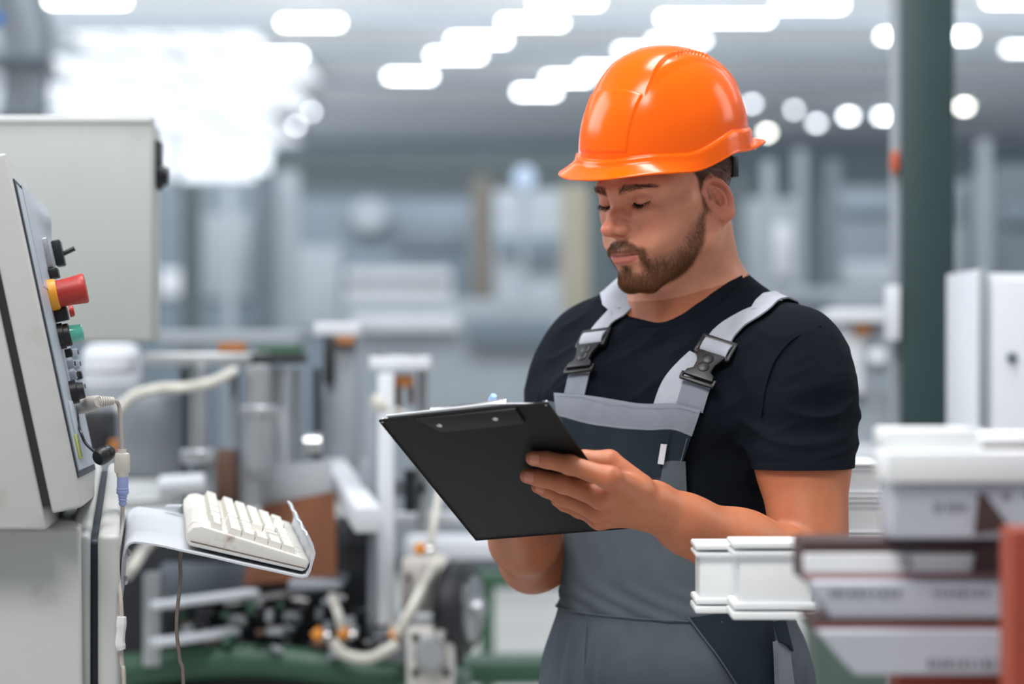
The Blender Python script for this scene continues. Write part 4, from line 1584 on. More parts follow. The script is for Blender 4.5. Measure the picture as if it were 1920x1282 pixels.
ins = patch('side_pocket', [(1292, 1158), (1350, 1150), (1400, 1146), (1447, 1142)], [(1392, 1300), (1415, 1300), (1440, 1300), (1466, 1300)], hips, .0036, M_navy, ovr, .002, (30, 24), .001)
tag(ins, 'dark navy side pocket panel')
MB().tube([on_surface(x, y, hips, .0050) for x, y in ((1290, 1156), (1320, 1196), (1350, 1236), (1392, 1300))], .0012, 6).build('pocket_hem', M_grey, ovr)
MB().tube([on_surface(x, y, hips, .0045) for x, y in ((1100, 1166), (1097, 1220), (1095, 1300))], .0010, 6).build('front_seam', M_grey, ovr)
crg = patch('cargo_pocket', [(1458, 1200), (1470, 1196), (1480, 1192)], [(1462, 1300), (1478, 1300), (1492, 1300)], hips, .013, M_lgrey, ovr, .010, (16, 8), .002)
flp = patch('pocket_flap', [(1452, 1166), (1466, 1160), (1474, 1158)], [(1462, 1202), (1478, 1208), (1489, 1220)], hips, .0165, M_navy, ovr, .004, (12, 8), .002)

# straps and buckles
def surf(x, y, off): return on_surface(x, y, shirt_fn, off)


def strap_fn(p): return shirt_open(p)


st_r = [surf(1338, 658, .007), surf(1360, 624, .0055), surf(1392, 596, .007), surf(1430, 572, .008)]
ov = [settle(W(.125, -.085, 1.45), shirt_open, .0045), settle(W(.075, -.12, 1.36), shirt_open, .0045), settle(W(.05, -.13, 1.24), shirt_open, .0045)]
ribbon('strap', st_r + ov, strap_fn, .038, .0022, M_web, ovr)
st_l = [surf(1108, 643, .007), surf(1124, 614, .0055), surf(1145, 588, .007), surf(1168, 570, .008)]
ov = [settle(W(-.105, -.080, 1.45), shirt_open, .0045), settle(W(-.07, -.12, 1.36), shirt_open, .0045), settle(W(-.045, -.13, 1.24), shirt_open, .0045)]
ribbon('strap', st_l + ov, strap_fn, .038, .0022, M_web, ovr)
ribbon('strap_tail', [surf(1312, 668, .0028), surf(1288, 690, .0030), surf(1262, 722, .0034), surf(1246, 764, .0040)], shirt_fn, .036, .0018, M_web, ovr)
ribbon('strap_tab', [surf(1309, 712, .0060), surf(1303, 728, .0062), surf(1297, 748, .0050), surf(1292, 766, .0030)], shirt_fn, .038, .0022, M_lgrey, ovr)
ribbon('strap_tab', [surf(1087, 692, .0060), surf(1083, 705, .0062), surf(1079, 724, .0050), surf(1076, 742, .0030)], shirt_fn, .036, .0022, M_lgrey, ovr)


def buckle(a, b):
    """plastic quick-release buckle from the strap end a down to the tab end b"""
    A_, B_ = surf(*a, .011), surf(*b, .011)
    t = nrm(A_ - B_); L_ = np.linalg.norm(A_ - B_)
    n_ = gradient(shirt_fn, ((A_ + B_) / 2)[None], .01)[0]
    n_ = nrm(n_ - t * (n_ @ t)); w = np.cross(t, n_)
    R_ = Matrix(((w[0], t[0], n_[0]), (w[1], t[1], n_[1]), (w[2], t[2], n_[2])))
    at = lambda x, y, z: B_ + w * x + t * y + n_ * z
    m_ = MB()
    m_.box(at(0, L_ - .003, 0), (.050, .006, .006), R_, .0014)
    m_.box(at(0, L_ - .029, 0), (.048, .006, .006), R_, .0014)
    for s_ in (-1, 1): m_.box(at(s_ * .0225, L_ - .016, 0), (.0055, .030, .006), R_, .0014)
    pts = [at(-.020, L_ - .030, 0), at(.020, L_ - .030, 0), at(.013, L_ - .047, 0), at(.0125, .014, 0), at(.019, .009, 0), at(.021, .001, 0), at(-.021, .001, 0), at(-.019, .009, 0), at(-.0125, .014, 0), at(-.013, L_ - .047, 0)]
    m_.prism(pts, n_ * .0055, .0012)
    for y_ in (L_ - .040, .019):
        m_.rev(at(0, y_, .0045), at(0, y_, .0074), [(0, .0078), (.6, .0078), (1, .0056)], 16)
    m_.box(at(0, -.0035, 0), (.048, .0045, .005), R_, .0012)
    for s_ in (-1, 1): m_.box(at(s_ * .0225, .001, 0), (.0045, .010, .005), R_, .0012)
    tag(m_.build('buckle', M_black, ovr), 'black plastic quick-release strap buckle')
    g = np.array([[at(x, y, z) for x in np.linspace(-.0185, .0185, 9)] for y, z in ((L_ - .004, .001), (L_ - .008, .0048), (L_ - .016, .0062), (L_ - .024, .0050), (L_ - .029, .001))])
    sheet('webbing_loop', g, shirt_fn, .002, M_web, ovr)


buckle((1352, 636), (1308, 712))
buckle((1121, 618), (1086, 692))

# seam where the sleeve is set in
MB().tube([settle(surf(x, y, 0), shirt_fn, .0012) for x, y in ((1538, 612), (1490, 634), (1456, 672), (1438, 720), (1428, 780))], .0014, 6, sub=10).build('sleeve_seam', M_shirt, tee)
# ---- clipboard, paper, pen
M_board = mat('black_vinyl', sr(25, 24, 24), rough=.6, var=.06, scale=25, bump=.3, bscale=600, spec=.25)

M_paper = mat('paper', sr(238, 240, 244), rough=.8, var=.02)
M_nail = mat('finger_nail', sr(206, 132, 108), rough=.32, var=.04, sss=.15)
board = thing('clipboard', 'black vinyl clipboard folder held in both hands, seen from underneath', 'clipboard', B_TL)
bw, bh = np.linalg.norm(B_TR - B_TL), np.linalg.norm(B_BL - B_TL)
T_ = -B_N                                            # towards the paper side
def bp(u, v, o): return B_TL + B_E * u + nrm(B_BL - B_TL) * v + T_ * o
def rounded(u0, v0, u1, v1, r, o, n=5):
    out = []
    for cu, cv, a0 in ((u1 - r, v0 + r, -90), (u1 - r, v1 - r, 0), (u0 + r, v1 - r, 90), (u0 + r, v0 + r, 180)):
        for k in range(n):
            a = math.radians(a0 + 90 * k / (n - 1))
            out.append(bp(cu + r * math.cos(a), cv + r * math.sin(a), o))
    return out
MB().prism(rounded(0, 0, bw, bh, .004, 0), T_ * .0032, .0012).build('backing', M_board, board)
# welded rim along the edges
for a, b in (((0, 0), (bw, 0)), ((bw, 0), (bw, bh)), ((bw, bh), (0, bh)), ((0, bh), (0, 0))):
    MB().tube([bp(*a, .0005), bp(*b, .0005)], .0016, 8).build('welded_edge', M_board, board)
# clip plate with folded corners under the top edge and its two rivets
MB().prism([bp(.050, .000, 0), bp(.180, .000, 0), bp(.180, .030, 0), bp(.176, .033, 0), bp(.074, .033, 0), bp(.068, .030, 0)], B_N * .0042, .0006).build('clip_plate', mat('black_plate', sr(27, 26, 26), rough=.55, var=.05, spec=.3), board)
for q in ((824, 797), (929, 785)):
    c = BP(*q, .0042)
    MB().rev(c, c + B_N * .0016, [(0, .0040), (.5, .0038), (1, .0020)], 18).build('rivet', M_steel, board)
for u in (.0025, bw - .0025):
    c = bp(u, .0025, 0)
    MB().rev(c + B_N * .0008, c + T_ * .005, [(0, .0012), (.2, .0018), (.8, .0018), (1, .0012)], 12).build('corner_cap', M_steel, board)
MB().box(bp(.115, .006, .0094), (.10, .010, .008), Matrix(((B_E[0], B_D[0], T_[0]), (B_E[1], B_D[1], T_[1]), (B_E[2], B_D[2], T_[2]))), .002).build('spring_clip', M_steel, board)
paper = MB().prism([bp(.010, -.0045, .0036), bp(.150, -.0060, .0036), bp(.205, .004, .0036), bp(.205, .285, .0036), bp(.010, .285, .0036)], T_ * .0012).build('paper_sheet', M_paper)
tag(paper, 'white sheets of paper clipped to the far side of the black clipboard', 'paper')
pen = thing('pen', 'light blue pen with its end sticking up over the clipboard edge', 'pen', PEN_TIP)
M_pen = mat('light_blue_plastic', sr(168, 200, 236), rough=.3, var=.03)
ax_ = PEN_END - PEN_TIP
MB().rev(PEN_TIP, PEN_TIP + ax_ * .12, [(0, .0008), (.2, .0014), (1, .0042)], 14).build('pen_point', M_steel, pen)
MB().rev(PEN_TIP + ax_ * .12, PEN_END, [(0, .0042), (.1, .0048), (.95, .0048), (1, .0036)], 16).build('barrel', M_pen, pen)

# finger nails of the hand under the board
for i_, (f, r) in enumerate(zip(FINGERS_L[:3], FR_L)):
    tip, dip = f[3], f[2]
    t = nrm(tip - dip); c = tip - t * .0035
    n_ = nrm(B_N * .35 + np.array([0, -.9, .22])); w = nrm(np.cross(t, n_)); n_ = np.cross(w, t)
    g = []
    for a in np.linspace(-1, 1, 9):
        row = []
        for b in np.linspace(-1, 1, 9):
            x = a * .0058; y = b * r[3] * .66 * math.sqrt(max(0, 1 - (abs(a) ** 4) * .55))
            rr_ = r[3] + (r[2] - r[3]) * min(1, max(0, -(x - .0035) / np.linalg.norm(tip - dip))) + .0006
            row.append(c + t * x + w * y + n_ * (math.sqrt(max(1e-9, rr_ ** 2 - y * y)) - max(0, a) ** 2 * .0008))
        g.append(row)
    sheet('finger_nail', np.array(g), lambda p: sph(p, c, .004), .0012, M_nail, man)
# ------------------------------------------------------------------ operator console at the left
M_gap = mat('dark_gap', sr(36, 32, 33), rough=.6, var=.1)
M_navyg = mat('dark_gasket', sr(28, 38, 50), rough=.5, var=.1)
M_film = mat('blue_grey_film', sr(172, 182, 192), rough=.35, var=.04, scale=12)
M_red = mat('red_plastic', sr(178, 48, 40), rough=.45, var=.08, scale=40, dirt=sr(104, 28, 24), dirt_scale=40, dirt_amt=.5)
M_yel = mat('yellow_plastic', sr(236, 160, 40), rough=.45, var=.05)
M_green = mat('green_lens', sr(110, 214, 190), rough=.12, var=.04, trans=.35)
M_beige = mat('beige_plastic', sr(204, 198, 188), rough=.5, var=.04, scale=40)
M_lilac = mat('lilac_plastic', sr(150, 162, 208), rough=.45, var=.04)
M_cable = mat('grey_cable', sr(176, 168, 160), rough=.5, var=.06, scale=30)
M_bcable = mat('brown_grey_cable', sr(118, 104, 98), rough=.5, var=.08, scale=30)
M_key = mat('ivory_keys', sr(210, 208, 200), rough=.5, var=.03, scale=30, dirt=sr(180, 166, 140), dirt_scale=30, dirt_amt=.4)
M_kbd = mat('ivory_plastic', sr(206, 204, 198), rough=.48, var=.03, scale=14, dirt=sr(120, 78, 52), dirt_scale=30, dirt_amt=.85, bump=.1, bscale=500)
M_tape = mat('white_tape', sr(226, 226, 226), rough=.6, var=.05, bump=.4, bscale=120)

E0, E1 = P(11, 286, 2.85), P(155, 950, 2.85)
CT = nrm(E0 - E1)
CW = nrm(np.array([-.125, 1.0, 0])); CW = nrm(CW - CT * (CW @ CT))
CN = nrm(np.cross(CW, CT))
if CN[0] < 0: CN = -CN
CL = np.linalg.norm(E0 - E1)
CR = Matrix(((CN[0], CW[0], CT[0]), (CN[1], CW[1], CT[1]), (CN[2], CW[2], CT[2])))
def cp(a, b, o): return E1 + CW * a + CT * b + CN * o
def PN(px, py, off=0.0):
    r = P(px, py, 1.0) - B_CAM
    o = E1 + CN * off
    return B_CAM + r * (((o - B_CAM) @ CN) / (r @ CN))


con = thing('operator_console', 'cream operator console with red emergency stop button standing at the left', 'console', (-.78, 3.1, 0), rz=0)
DEP = .42
MB().hexa([cp(0, 0, -.036), cp(DEP, 0, -.036), cp(DEP, 0, 0), cp(0, 0, 0)], [cp(0, CL, -.036), cp(DEP, CL, -.036), cp(DEP, CL, 0), cp(0, CL, 0)], .0035, 3).build('bezel', M_cream, con)
MB().hexa([cp(.006, .01, -.046), cp(DEP - .006, .01, -.046), cp(DEP - .006, .01, -.030), cp(.006, .01, -.030)], [cp(.006, CL - .01, -.046), cp(DEP - .006, CL - .01, -.046), cp(DEP - .006, CL - .01, -.030), cp(.006, CL - .01, -.030)]).build('gap_fill', M_gap, con)  # dark box added in the recess so the gap reads as shaded
zb = P(0, 992, 2.85)[2]
lb = np.array([-.92, 2.85, zb]); lt = np.array([-.92, 2.85, E0[2] + .02])
sb = cp(0, 0, -.0455); sb = sb + CT * ((zb - sb[2]) / CT[2]); st = cp(0, CL, -.0455)
dv = CW * DEP
MB().hexa([lb, lb + dv, sb + dv, sb], [lt, lt + dv, st + dv, st], .004, 3).build('housing', M_cream, con)
MB().hexa([cp(.018, .034, .0), cp(DEP - .02, .034, .0), cp(DEP - .02, .034, .0018), cp(.018, .034, .0018)], [cp(.018, CL - .03, .0), cp(DEP - .02, CL - .03, .0), cp(DEP - .02, CL - .03, .0018), cp(.018, CL - .03, .0018)]).build('panel_gasket', M_navyg, con)
MB().hexa([cp(.030, .042, .0015), cp(DEP - .024, .042, .0015), cp(DEP - .024, .042, .0034), cp(.030, .042, .0034)], [cp(.030, CL - .036, .0015), cp(DEP - .024, CL - .036, .0015), cp(DEP - .024, CL - .036, .0034), cp(.030, CL - .036, .0034)], .0006, 1).build('front_panel', M_film, con)
# loose film curling off the far edge of the panel
g = []
for b in np.linspace(.27, CL - .03, 26):
    row = []
    for a in np.linspace(.10, DEP - .01, 14):
        t = (a - .10) / (DEP - .11)
        row.append(cp(a, b, .0040 + .0055 * t ** 2.2 * (1 + .5 * math.sin(b * 55) + .3 * math.sin(b * 120))))
    g.append(row)
g = np.array(g)
sheet('curled_film', g, lambda p: (p - E1.astype(np.float32)) @ CN.astype(np.float32), .0008, M_film, con)


def pr(px, py, o0, o1, prof, n=24):
    a = PN(px, py)
    return MB().rev(a + CN * o0, a + CN * o1, prof, n)


pb = lambda px, py, o, size, bev=.002: MB().box(PN(px, py) + CN * o, size, CR, bev)
# lever switch
pb(80, 478, .006, (.012, .050, .040)).build('switch_plate', M_alu, con)
pb(86, 480, .017, (.012, .036, .034)).build('switch_body', M_black, con)
a = PN(88, 482) + CN * .022
MB().cyl(a, a + CN * .016 + CT * .004, .0032, 12).build('switch_lever', M_black, con)
pb(86, 516, .010, (.014, .032, .013)).build('selector_block', M_black, con)
# emergency stop
es = pr(88, 555, .002, .014, [(0, .0198), (.8, .0198), (1, .0182)], 28).build('emergency_stop', M_yel, con)
tag(es, 'yellow collar of the emergency stop')
rb = pr(88, 555, .014, .050, [(0, .0170), (.3, .0172), (.75, .0184), (.92, .0192), (.985, .0178), (1, .0145)], 32).build('mushroom_button', M_red, es)
tag(rb, 'red mushroom push button')
pb(98, 592, .010, (.020, .030, .018)).build('contact_block', M_black, con)
pr(101, 590, .020, .026, [(0, .0075), (.7, .0075), (1, .006)], 16).build('red_button', M_red, con)
# lamp
lr = pr(106, 632, .003, .018, [(0, .0165), (.45, .0165), (.5, .0145), (.9, .0145), (1, .013)], 24).build('lamp_ring', M_black, con)
gl = pr(106, 632, .018, .034, [(0, .0115), (.8, .0105), (.95, .0095), (1, .007)], 20).build('lamp_lens', M_green, lr)
tag(gl, 'translucent green lamp lens')
# key switches down the panel
for i in range(4):
    for j in range(2):
        y_ = 664 + i * 21; x_ = 113 + (y_ - 640) * .205 + j * 11
        k = pb(x_, y_, .007, (.010, .018, .011), .0015).build('panel_key', M_film if (i + j) % 3 else M_black, con)
        MB().box(PN(x_, y_) + CN * .0125, (.002, .009, .006), CR, .0005).build('key_window', M_black if (i + j) % 3 else M_film, k)
kn = pr(128, 737, .003, .020, [(0, .015), (.5, .015), (.55, .011), (1, .010)], 20).build('rotary_knob', M_black, con)
pb(136, 805, .004, (.003, .08, .07), .0005).build('label_plate', M_film, con)
pb(140, 838, .0045, (.002, .05, .030), .0004).build('label_strip', mat('olive_strip', sr(176, 182, 96), rough=.5, var=.05), con)

# pedestal with its two upright flanges
ped = MB().hexa([(-1.0, 2.90, 0), (-.50, 2.90, 0), (-.545, 3.26, 0), (-1.0, 3.26, 0)], [(-1.0, 2.90, zb - .002), (P(150, 0, 2.9)[0], 2.90, zb - .002), (P(150, 0, 2.9)[0] - .05, 3.26, zb - .002), (-1.0, 3.26, zb - .002)], .006, 3)
ped.build('pedestal', M_cream, con)
def flange(name, x0, x1, fx0, fx1, m, y0=2.93, y1=3.30, top=1003, ftop=866):
    a0, a1 = P(x0, top, y0), P(x1, top, y0); b0, b1 = P(fx0, ftop, y1), P(fx1, ftop, y1)
    lo_ = lambda p: np.array([p[0], p[1], 0.0])
    MB().hexa([lo_(a0), lo_(a1), lo_(b1), lo_(b0)], [a0, a1, b1, b0], .007, 4).build(name, m, con)
flange('flange', 128, 169, 166, 192, M_cream)
flange('flange', 183, 224, 203, 229, M_cream)
flange('flange_gap', 160, 190, 186, 210, M_navyg, 2.945, 3.29, 1012, 880)

# ---- tray and keyboard
KW = nrm(np.array([-.145, 1.0, .033]))
tray = thing('keyboard_tray', 'bent white sheet metal tray bracketed to the console under the keyboard', 'tray', P(400, 1060, 3.1))
M_tray = mat('white_sheet_metal', sr(196, 200, 206), rough=.4, var=.04, scale=9, dirt=sr(150, 146, 142), dirt_scale=12, dirt_amt=.25)
prof = [(227, 1120), (227, 1075), (229, 1045), (235, 1025), (246, 1016), (262, 1015.5), (300, 1021), (345, 1031), (400, 1043), (460, 1057), (520, 1070), (566, 1080), (574, 1079), (579, 1071), (583, 1055), (588, 1036), (580, 1016), (574, 1004)]
A_ = resample(np.array(prof, float), 60)
g = np.array([[P(x, y, 2.965) + KW * d for d in np.linspace(0, .43, 12)] for x, y in A_])
g[-8:, :, 0] += .0015 * np.sin(np.arange(12) * 2.1)
nn_ = np.cross(g[1:, 1:] - g[:-1, :-1], g[1:, :-1] - g[:-1, 1:]).reshape(-1, 3)
M_ = MB()
for k in range(len(g) - 1):
    for c in range(11):
        q4 = [g[k, c], g[k, c + 1], g[k + 1, c + 1], g[k + 1, c]]
        n_ = nrm(np.cross(q4[1] - q4[0], q4[3] - q4[0])) * .0022
        if n_[2] > 0 and k < 46: n_ = -n_
        vs_ = None
nrm_k = []
tang = np.gradient(A_, axis=0)
for k in range(60):
    t3 = np.array([tang[k, 0], 0, -tang[k, 1]]); t3 = t3 / np.linalg.norm(t3)
    nrm_k.append(nrm(np.cross(t3, KW)))
nrm_k = np.array(nrm_k)
if nrm_k[30][2] > 0: nrm_k = -nrm_k
g2 = g + nrm_k[:, None] * .0024
NV = 60 * 12
gi = np.arange(NV).reshape(60, 12)
ii, jj = np.meshgrid(np.arange(59), np.arange(11), indexing='ij')
t_ = np.stack([gi[ii, jj], gi[ii, jj + 1], gi[ii + 1, jj + 1], gi[ii + 1, jj]], -1).reshape(-1, 4)
fs = [t_, t_[:, ::-1] + NV]
for idx in (gi[0], gi[-1], gi[:, 0], gi[:, -1]):
    fs.append(np.stack([idx[:-1], idx[1:], idx[1:] + NV, idx[:-1] + NV], -1))
me = np_mesh('bent_sheet', np.concatenate([g.reshape(-1, 3), g2.reshape(-1, 3)]), np.concatenate(fs))
bm = bmesh.new(); bm.from_mesh(me); bmesh.ops.recalc_face_normals(bm, faces=bm.faces[:]); bm.to_mesh(me); bm.free()
me.set_sharp_from_angle(angle=math.radians(50))
attach('bent_sheet', me, M_tray, tray)
MB().box(P(326, 949, 3.36), (.022, .02, .004), None, .001).build('retaining_tab', M_tray, tray)
for d in (.06, .34):
    c = P(229, 1100, 2.965) + KW * d
    MB().rev(c + np.array([.0005, 0, 0]), c + np.array([.006, 0, 0]), [(0, .006), (.6, .006), (1, .004)], 10).build('screw', M_steel, tray)

K0 = P(349, 1024, 2.98); KX = nrm(P(573, 1075, 2.98) - K0); KU = nrm(np.cross(KW, KX))
if KU[2] < 0: KU = -KU
KWo = nrm(np.cross(KX, KU)); KWo = KWo if KWo[1] > 0 else -KWo
kl = np.linalg.norm(P(573, 1075, 2.98) - K0)
kb = thing('computer_keyboard', 'soiled ivory computer keyboard lying end-on on the sheet metal tray', 'keyboard', K0)
def kp(u, v, h): return K0 + KW * u + KX * v + KU * h
KLEN = .425
# case: rounded wedge profile swept along its length
pf = [(0.004, 0), (kl - .004, 0), (kl, .004), (kl + .002, .0135), (kl - .002, .0165), (.024, .0265), (.013, .0275), (.003, .024), (-.003, .0150), (-.002, .005)]
pfs = np.array(pf)
vs_, fs_ = [], []
M_ = MB()
M_.prism([kp(0, v, h + .0015) for v, h in pfs], KW * KLEN, .0022, 3)
M_.build('case', M_kbd, kb)
MB().tube([kp(-.0004, .004, .0075), kp(-.0004, kl - .002, .0062)], .0006, 5).build('case_seam', mat('brown_grime', sr(96, 70, 56), rough=.8, var=.2), kb)
def top_h(v): return .0275 + (.0165 - .0275) * (v - .018) / (kl - .020) + .0015
key_me = None
slope = math.atan2(.011, kl - .020)
KXs = nrm(KX * math.cos(slope) - KU * math.sin(slope)); KUs = nrm(np.cross(KW, KXs)); KUs = KUs if KUs[2] > 0 else -KUs
def key(u, v, su, sv):
    global key_me
    if key_me is None:
        b_ = bmesh.new()
        q = [b_.verts.new(c) for c in ((-.5, -.5, 0), (.5, -.5, 0), (.5, .5, 0), (-.5, .5, 0), (-.40, -.38, 1), (.40, -.38, 1), (.40, .38, 1), (-.40, .38, 1))]
        f = [b_.faces.new([q[i] for i in t]) for t in ((3, 2, 1, 0), (4, 5, 6, 7), (0, 1, 5, 4), (1, 2, 6, 5), (2, 3, 7, 6), (3, 0, 4, 7))]
        bmesh.ops.bevel(b_, geom=list({e for e in f[1].edges}), offset=.06, segments=1, affect='EDGES')
        key_me = bpy.data.meshes.new('key'); b_.to_mesh(key_me); b_.free(); key_me.materials.append(M_key)
    o = link('key', key_me, kb)
    M_ = Matrix(((KW[0] * su, KXs[0] * sv, KUs[0] * .0085, 0), (KW[1] * su, KXs[1] * sv, KUs[1] * .0085, 0), (KW[2] * su, KXs[2] * sv, KUs[2] * .0085, 0), (0, 0, 0, 1)))
    c = kp(u, v, top_h(v) - .0005)
    M_.translation = V(c)
    o.matrix_local = chain(kb).inverted() @ M_
rowv = [.034, .060, .0785, .097, .1155, .134]
sc = (kl - .012) / .150
rowv = [v * sc for v in rowv]
pk = .0187
kw, kv = .0176, .0172
for ri, v in enumerate(rowv):
    if ri > 0:                                          # number pad: four keys at the near end
        for k in range(4): key(.014 + pk * k + .004, v, kw, kv)
    u0 = .014 + pk * 4 + .009
    if ri in (0, 1, 2) or ri == 5:                      # cursor block
        for k in range(3): key(u0 + pk * k, v, kw, kv)
    elif ri == 4: key(u0 + pk, v, kw, kv)
    u1 = u0 + pk * 3 + .008
    rows = {0: [1, 1, 1, 1, .4, 1, 1, 1, 1, .4, 1, 1, 1, 1, .4, 1], 1: [2] + [1] * 12, 2: [1.5] + [1] * 12, 3: [2.2] + [1] * 11, 4: [2.6] + [1] * 10, 5: [1.5, 1.2, 1.2, 5.6, 1.2, 1.3]}[ri]
    u = u1 - pk / 2
    for w_ in rows:
        if u + pk * w_ > KLEN - .004: break
        if w_ != .4: key(u + pk * w_ / 2, v, pk * w_ - .0012, kv)
        u += pk * w_
for k in range(4): key(.016 + pk * k + .004, rowv[0], .0165, .0125)

kc = MB().tube([P(339, 1033.5, 3.0), P(338, 1060, 3.0), P(338, 1090, 3.0), P(331, 1170, 3.0), P(337, 1235, 3.0), P(344, 1300, 3.0), P(340, 1700, 3.0), np.array([P(330, 0, 3.1)[0], 3.1, .004]), np.array([-.75, 3.32, .004])], .0024, 8).build('keyboard_cable', M_bcable)
tag(kc, 'thin brown-grey cable hanging straight down from the keyboard tray', 'cable')

# plug, adapter lead and lilac connector
ad = thing('adapter_cable', 'beige plug in the console panel with lead, beige socket and lilac connector', 'cable', P(228, 850, 3.05))
pa, pb_ = PN(141, 764), P(187, 753, 3.03)
d_ = pb_ - pa
MB().rev(pa + nrm(d_) * .0008, pa + d_ * .12, [(0, .0065), (1, .0065)], 14).build('plug_shell', M_steel, ad)
MB().rev(pa + d_ * .10, pb_, [(0, .0080), (.12, .0102), (.6, .0100), (.9, .0088), (1, .0070)], 18).build('plug', M_beige, ad)
sr_ = MB()
e_ = P(214, 751, 3.04); n5 = 6
for k in range(n5):
    a0 = pb_ + (e_ - pb_) * (k / n5); a1 = pb_ + (e_ - pb_) * ((k + .62) / n5)
    sr_.cyl(a0, a1, .0072 - .0004 * k, 14)
sr_.cyl(pb_ - (e_ - pb_) * .05, e_, .0042, 12)
sr_.build('strain_relief', M_beige, ad)
MB().tube([e_, P(222, 757, 3.05), P(226, 780, 3.05), P(228, 815, 3.05), P(229, 846, 3.05)], .0026, 10).build('lead', M_cable, ad)
c0, c1 = P(229, 842, 3.05), P(229, 893, 3.05)
MB().rev(c0, c0 + (c1 - c0) * .3, [(0, .0055), (1, .0062)], 14).build('boot', M_beige, ad)
MB().box(P(229, 868, 3.05), (.0185, .014, .026), None, .003).build('socket', M_beige, ad)
MB().rev(P(229, 884, 3.05), P(230, 897, 3.05), [(0, .0080), (.6, .0076), (1, .0062)], 16).build('socket_collar', M_beige, ad)
MB().rev(P(230, 893, 3.05), P(230, 948, 3.05), [(0, .0066), (.05, .0073), (.40, .0073), (.42, .0080), (.46, .0080), (.48, .0073), (.52, .0080), (.56, .0080), (.60, .0070), (.66, .0052), (.70, .0062), (.74, .0048), (.80, .0058), (.84, .0044), (.90, .0052), (1, .0040)], 18).build('lilac_connector', M_lilac, ad)
MB().tube([P(230, 946, 3.05), P(229, 985, 3.04), P(222, 1030, 3.0), P(221, 1070, 2.95), P(226, 1120, 2.93), P(228, 1160, 2.925), P(226, 1200, 2.925), P(229, 1245, 2.925), P(233, 1300, 2.92), P(236, 1700, 2.90), P(238, 2890, 2.90)], .0026, 9).build('lower_lead', M_cable, ad)
tp = MB().tube([P(228, 1156, 2.922), P(227, 1180, 2.922), P(225, 1204, 2.922), P(228, 1218, 2.922)], [.0058, .0066, .0056, .0060, .0066, .0050], 8).build('tape_wrap', M_tape, ad)
tag(tp, 'white tape wound round the lead')

cap_ = thing('dust_cap', 'black rubber dust cap dangling on its strap below the beige plug', 'cap', P(188, 856, 2.98))
MB().tube([PN(143, 770, .003), PN(146, 785, .004), P(150, 805, 2.99), P(160, 830, 2.98), P(178, 847, 2.975)], .0019, 8).build('strap', M_black, cap_)
c = P(187, 857, 2.97)
ax_ = nrm(np.array([.55, .75, .35]))
MB().rev(c - ax_ * .004, c + ax_ * .022, [(0, .0085), (.1, .0105), (.45, .0108), (.5, .0088), (.6, .0100), (.8, .0096), (1, .006)], 22).build('cap_body', M_black, cap_)
# ------------------------------------------------------------------ profile assembly machine in the middle distance
YM = 5.0
am = thing('assembly_machine', 'profile assembly machine with aluminium posts, cylinders and hoses on a green bed behind the keyboard', 'machine', foot(600, YM))


def mp(name, m, x0, y0, x1, y1, Y=YM, dep=.06, bevel=.003): return part(am, name, m, x0, y0, x1, y1, Y, dep, bevel)
def mc(name, m, a, b, Y, r, n=16, Y2=None):
    A, B = P(*a, Y), P(*b, Y if Y2 is None else Y2)
    return MB().cyl(A, B, r, n).build(name, m, am)
def mt(name, m, pts, r): return MB().tube([P(x, y, Y) for x, y, Y in pts], r, 9).build(name, m, am)


s = FP / YM        # pixels per metre at the machine
# bed: green rounded rim over a front coloured dark as the shaded underside
mp('bed', M_dark, 236, 1250, 770, gy(YM + .1) - 1, YM + .02, .70, .02)
M_ = MB()
M_.tube([P(200, 1262, YM), P(330, 1246, YM), P(470, 1238, YM), P(600, 1250, YM), P(760, 1276, YM)], .035, 14)
M_.build('bed_rim', M_greenm, am)
mp('bed_leg', M_dark, 300, 1300, 400, gy(YM + .1), YM - .02, .1)
mp('bed_leg', M_dark, 640, 1300, 740, gy(YM + .1), YM - .02, .1)
mp('rear_frame', M_dark, 190, 985, 690, 1246, YM + .30, .30, .004)
mp('rear_panel', M_md, 300, 1060, 480, 1130, YM + .2, .08)
mp('floor_rail', M_greenm, 760, 1242, 1030, 1285, 6.2, .2, .01)
# table top with posts
mp('table_top', M_alu, 268, 662, 480, 685, YM + .2, .3, .004)
mp('table_edge', M_dark, 470, 664, 562, 682, YM + .15, .2, .003)
mp('rear_shelf', M_mg, 296, 618, 560, 650, 6.4, .4, .01)
mp('shelf_block', M_amber, 408, 642, 458, 662, YM + .3, .05)
mp('green_strip', M_greenm, 480, 646, 566, 664, YM + .5, .05)
for x0, x1, y0, y1, Y, m in ((462, 508, 684, 760, YM + .1, M_alu), (368, 388, 684, 850, YM + .2, M_alu), (338, 350, 690, 880, YM + .3, M_dark), (355, 368, 700, 860, YM + .3, M_alu), (430, 446, 700, 800, YM + .3, M_mg), (512, 540, 690, 870, YM + .3, M_ml), (546, 562, 690, 870, YM + .34, M_alu), (588, 602, 690, 840, YM + .3, M_dark), (492, 510, 684, 770, YM + .25, M_rust)):
    A, B = P((x0 + x1) / 2, y0, Y), P((x0 + x1) / 2, y1 + 140, Y)
    MB().cyl(A, B, (x1 - x0) / 2 / FP * Y, 14).build('guide_post', m, am)
mc('air_cylinder', M_alu, (485, 768), (485, 880), YM, .034, 20)
mc('cylinder_cap', M_alu, (485, 760), (485, 782), YM, .040, 20)
mc('air_cylinder', M_mg, (378, 858), (378, 960), YM, .030, 18)
mc('cylinder_cap', M_alu, (372, 842), (372, 868), YM - .03, .038, 18)
mc('cross_cylinder', M_ml, (300, 912), (385, 905), YM - .05, .022, 16)
mc('chrome_ball', M_steel, (570, 832), (604, 832), YM - .04, .022, 14)
mp('square_post', M_mg, 604, 640, 668, 880, YM + .4, .1, .004)
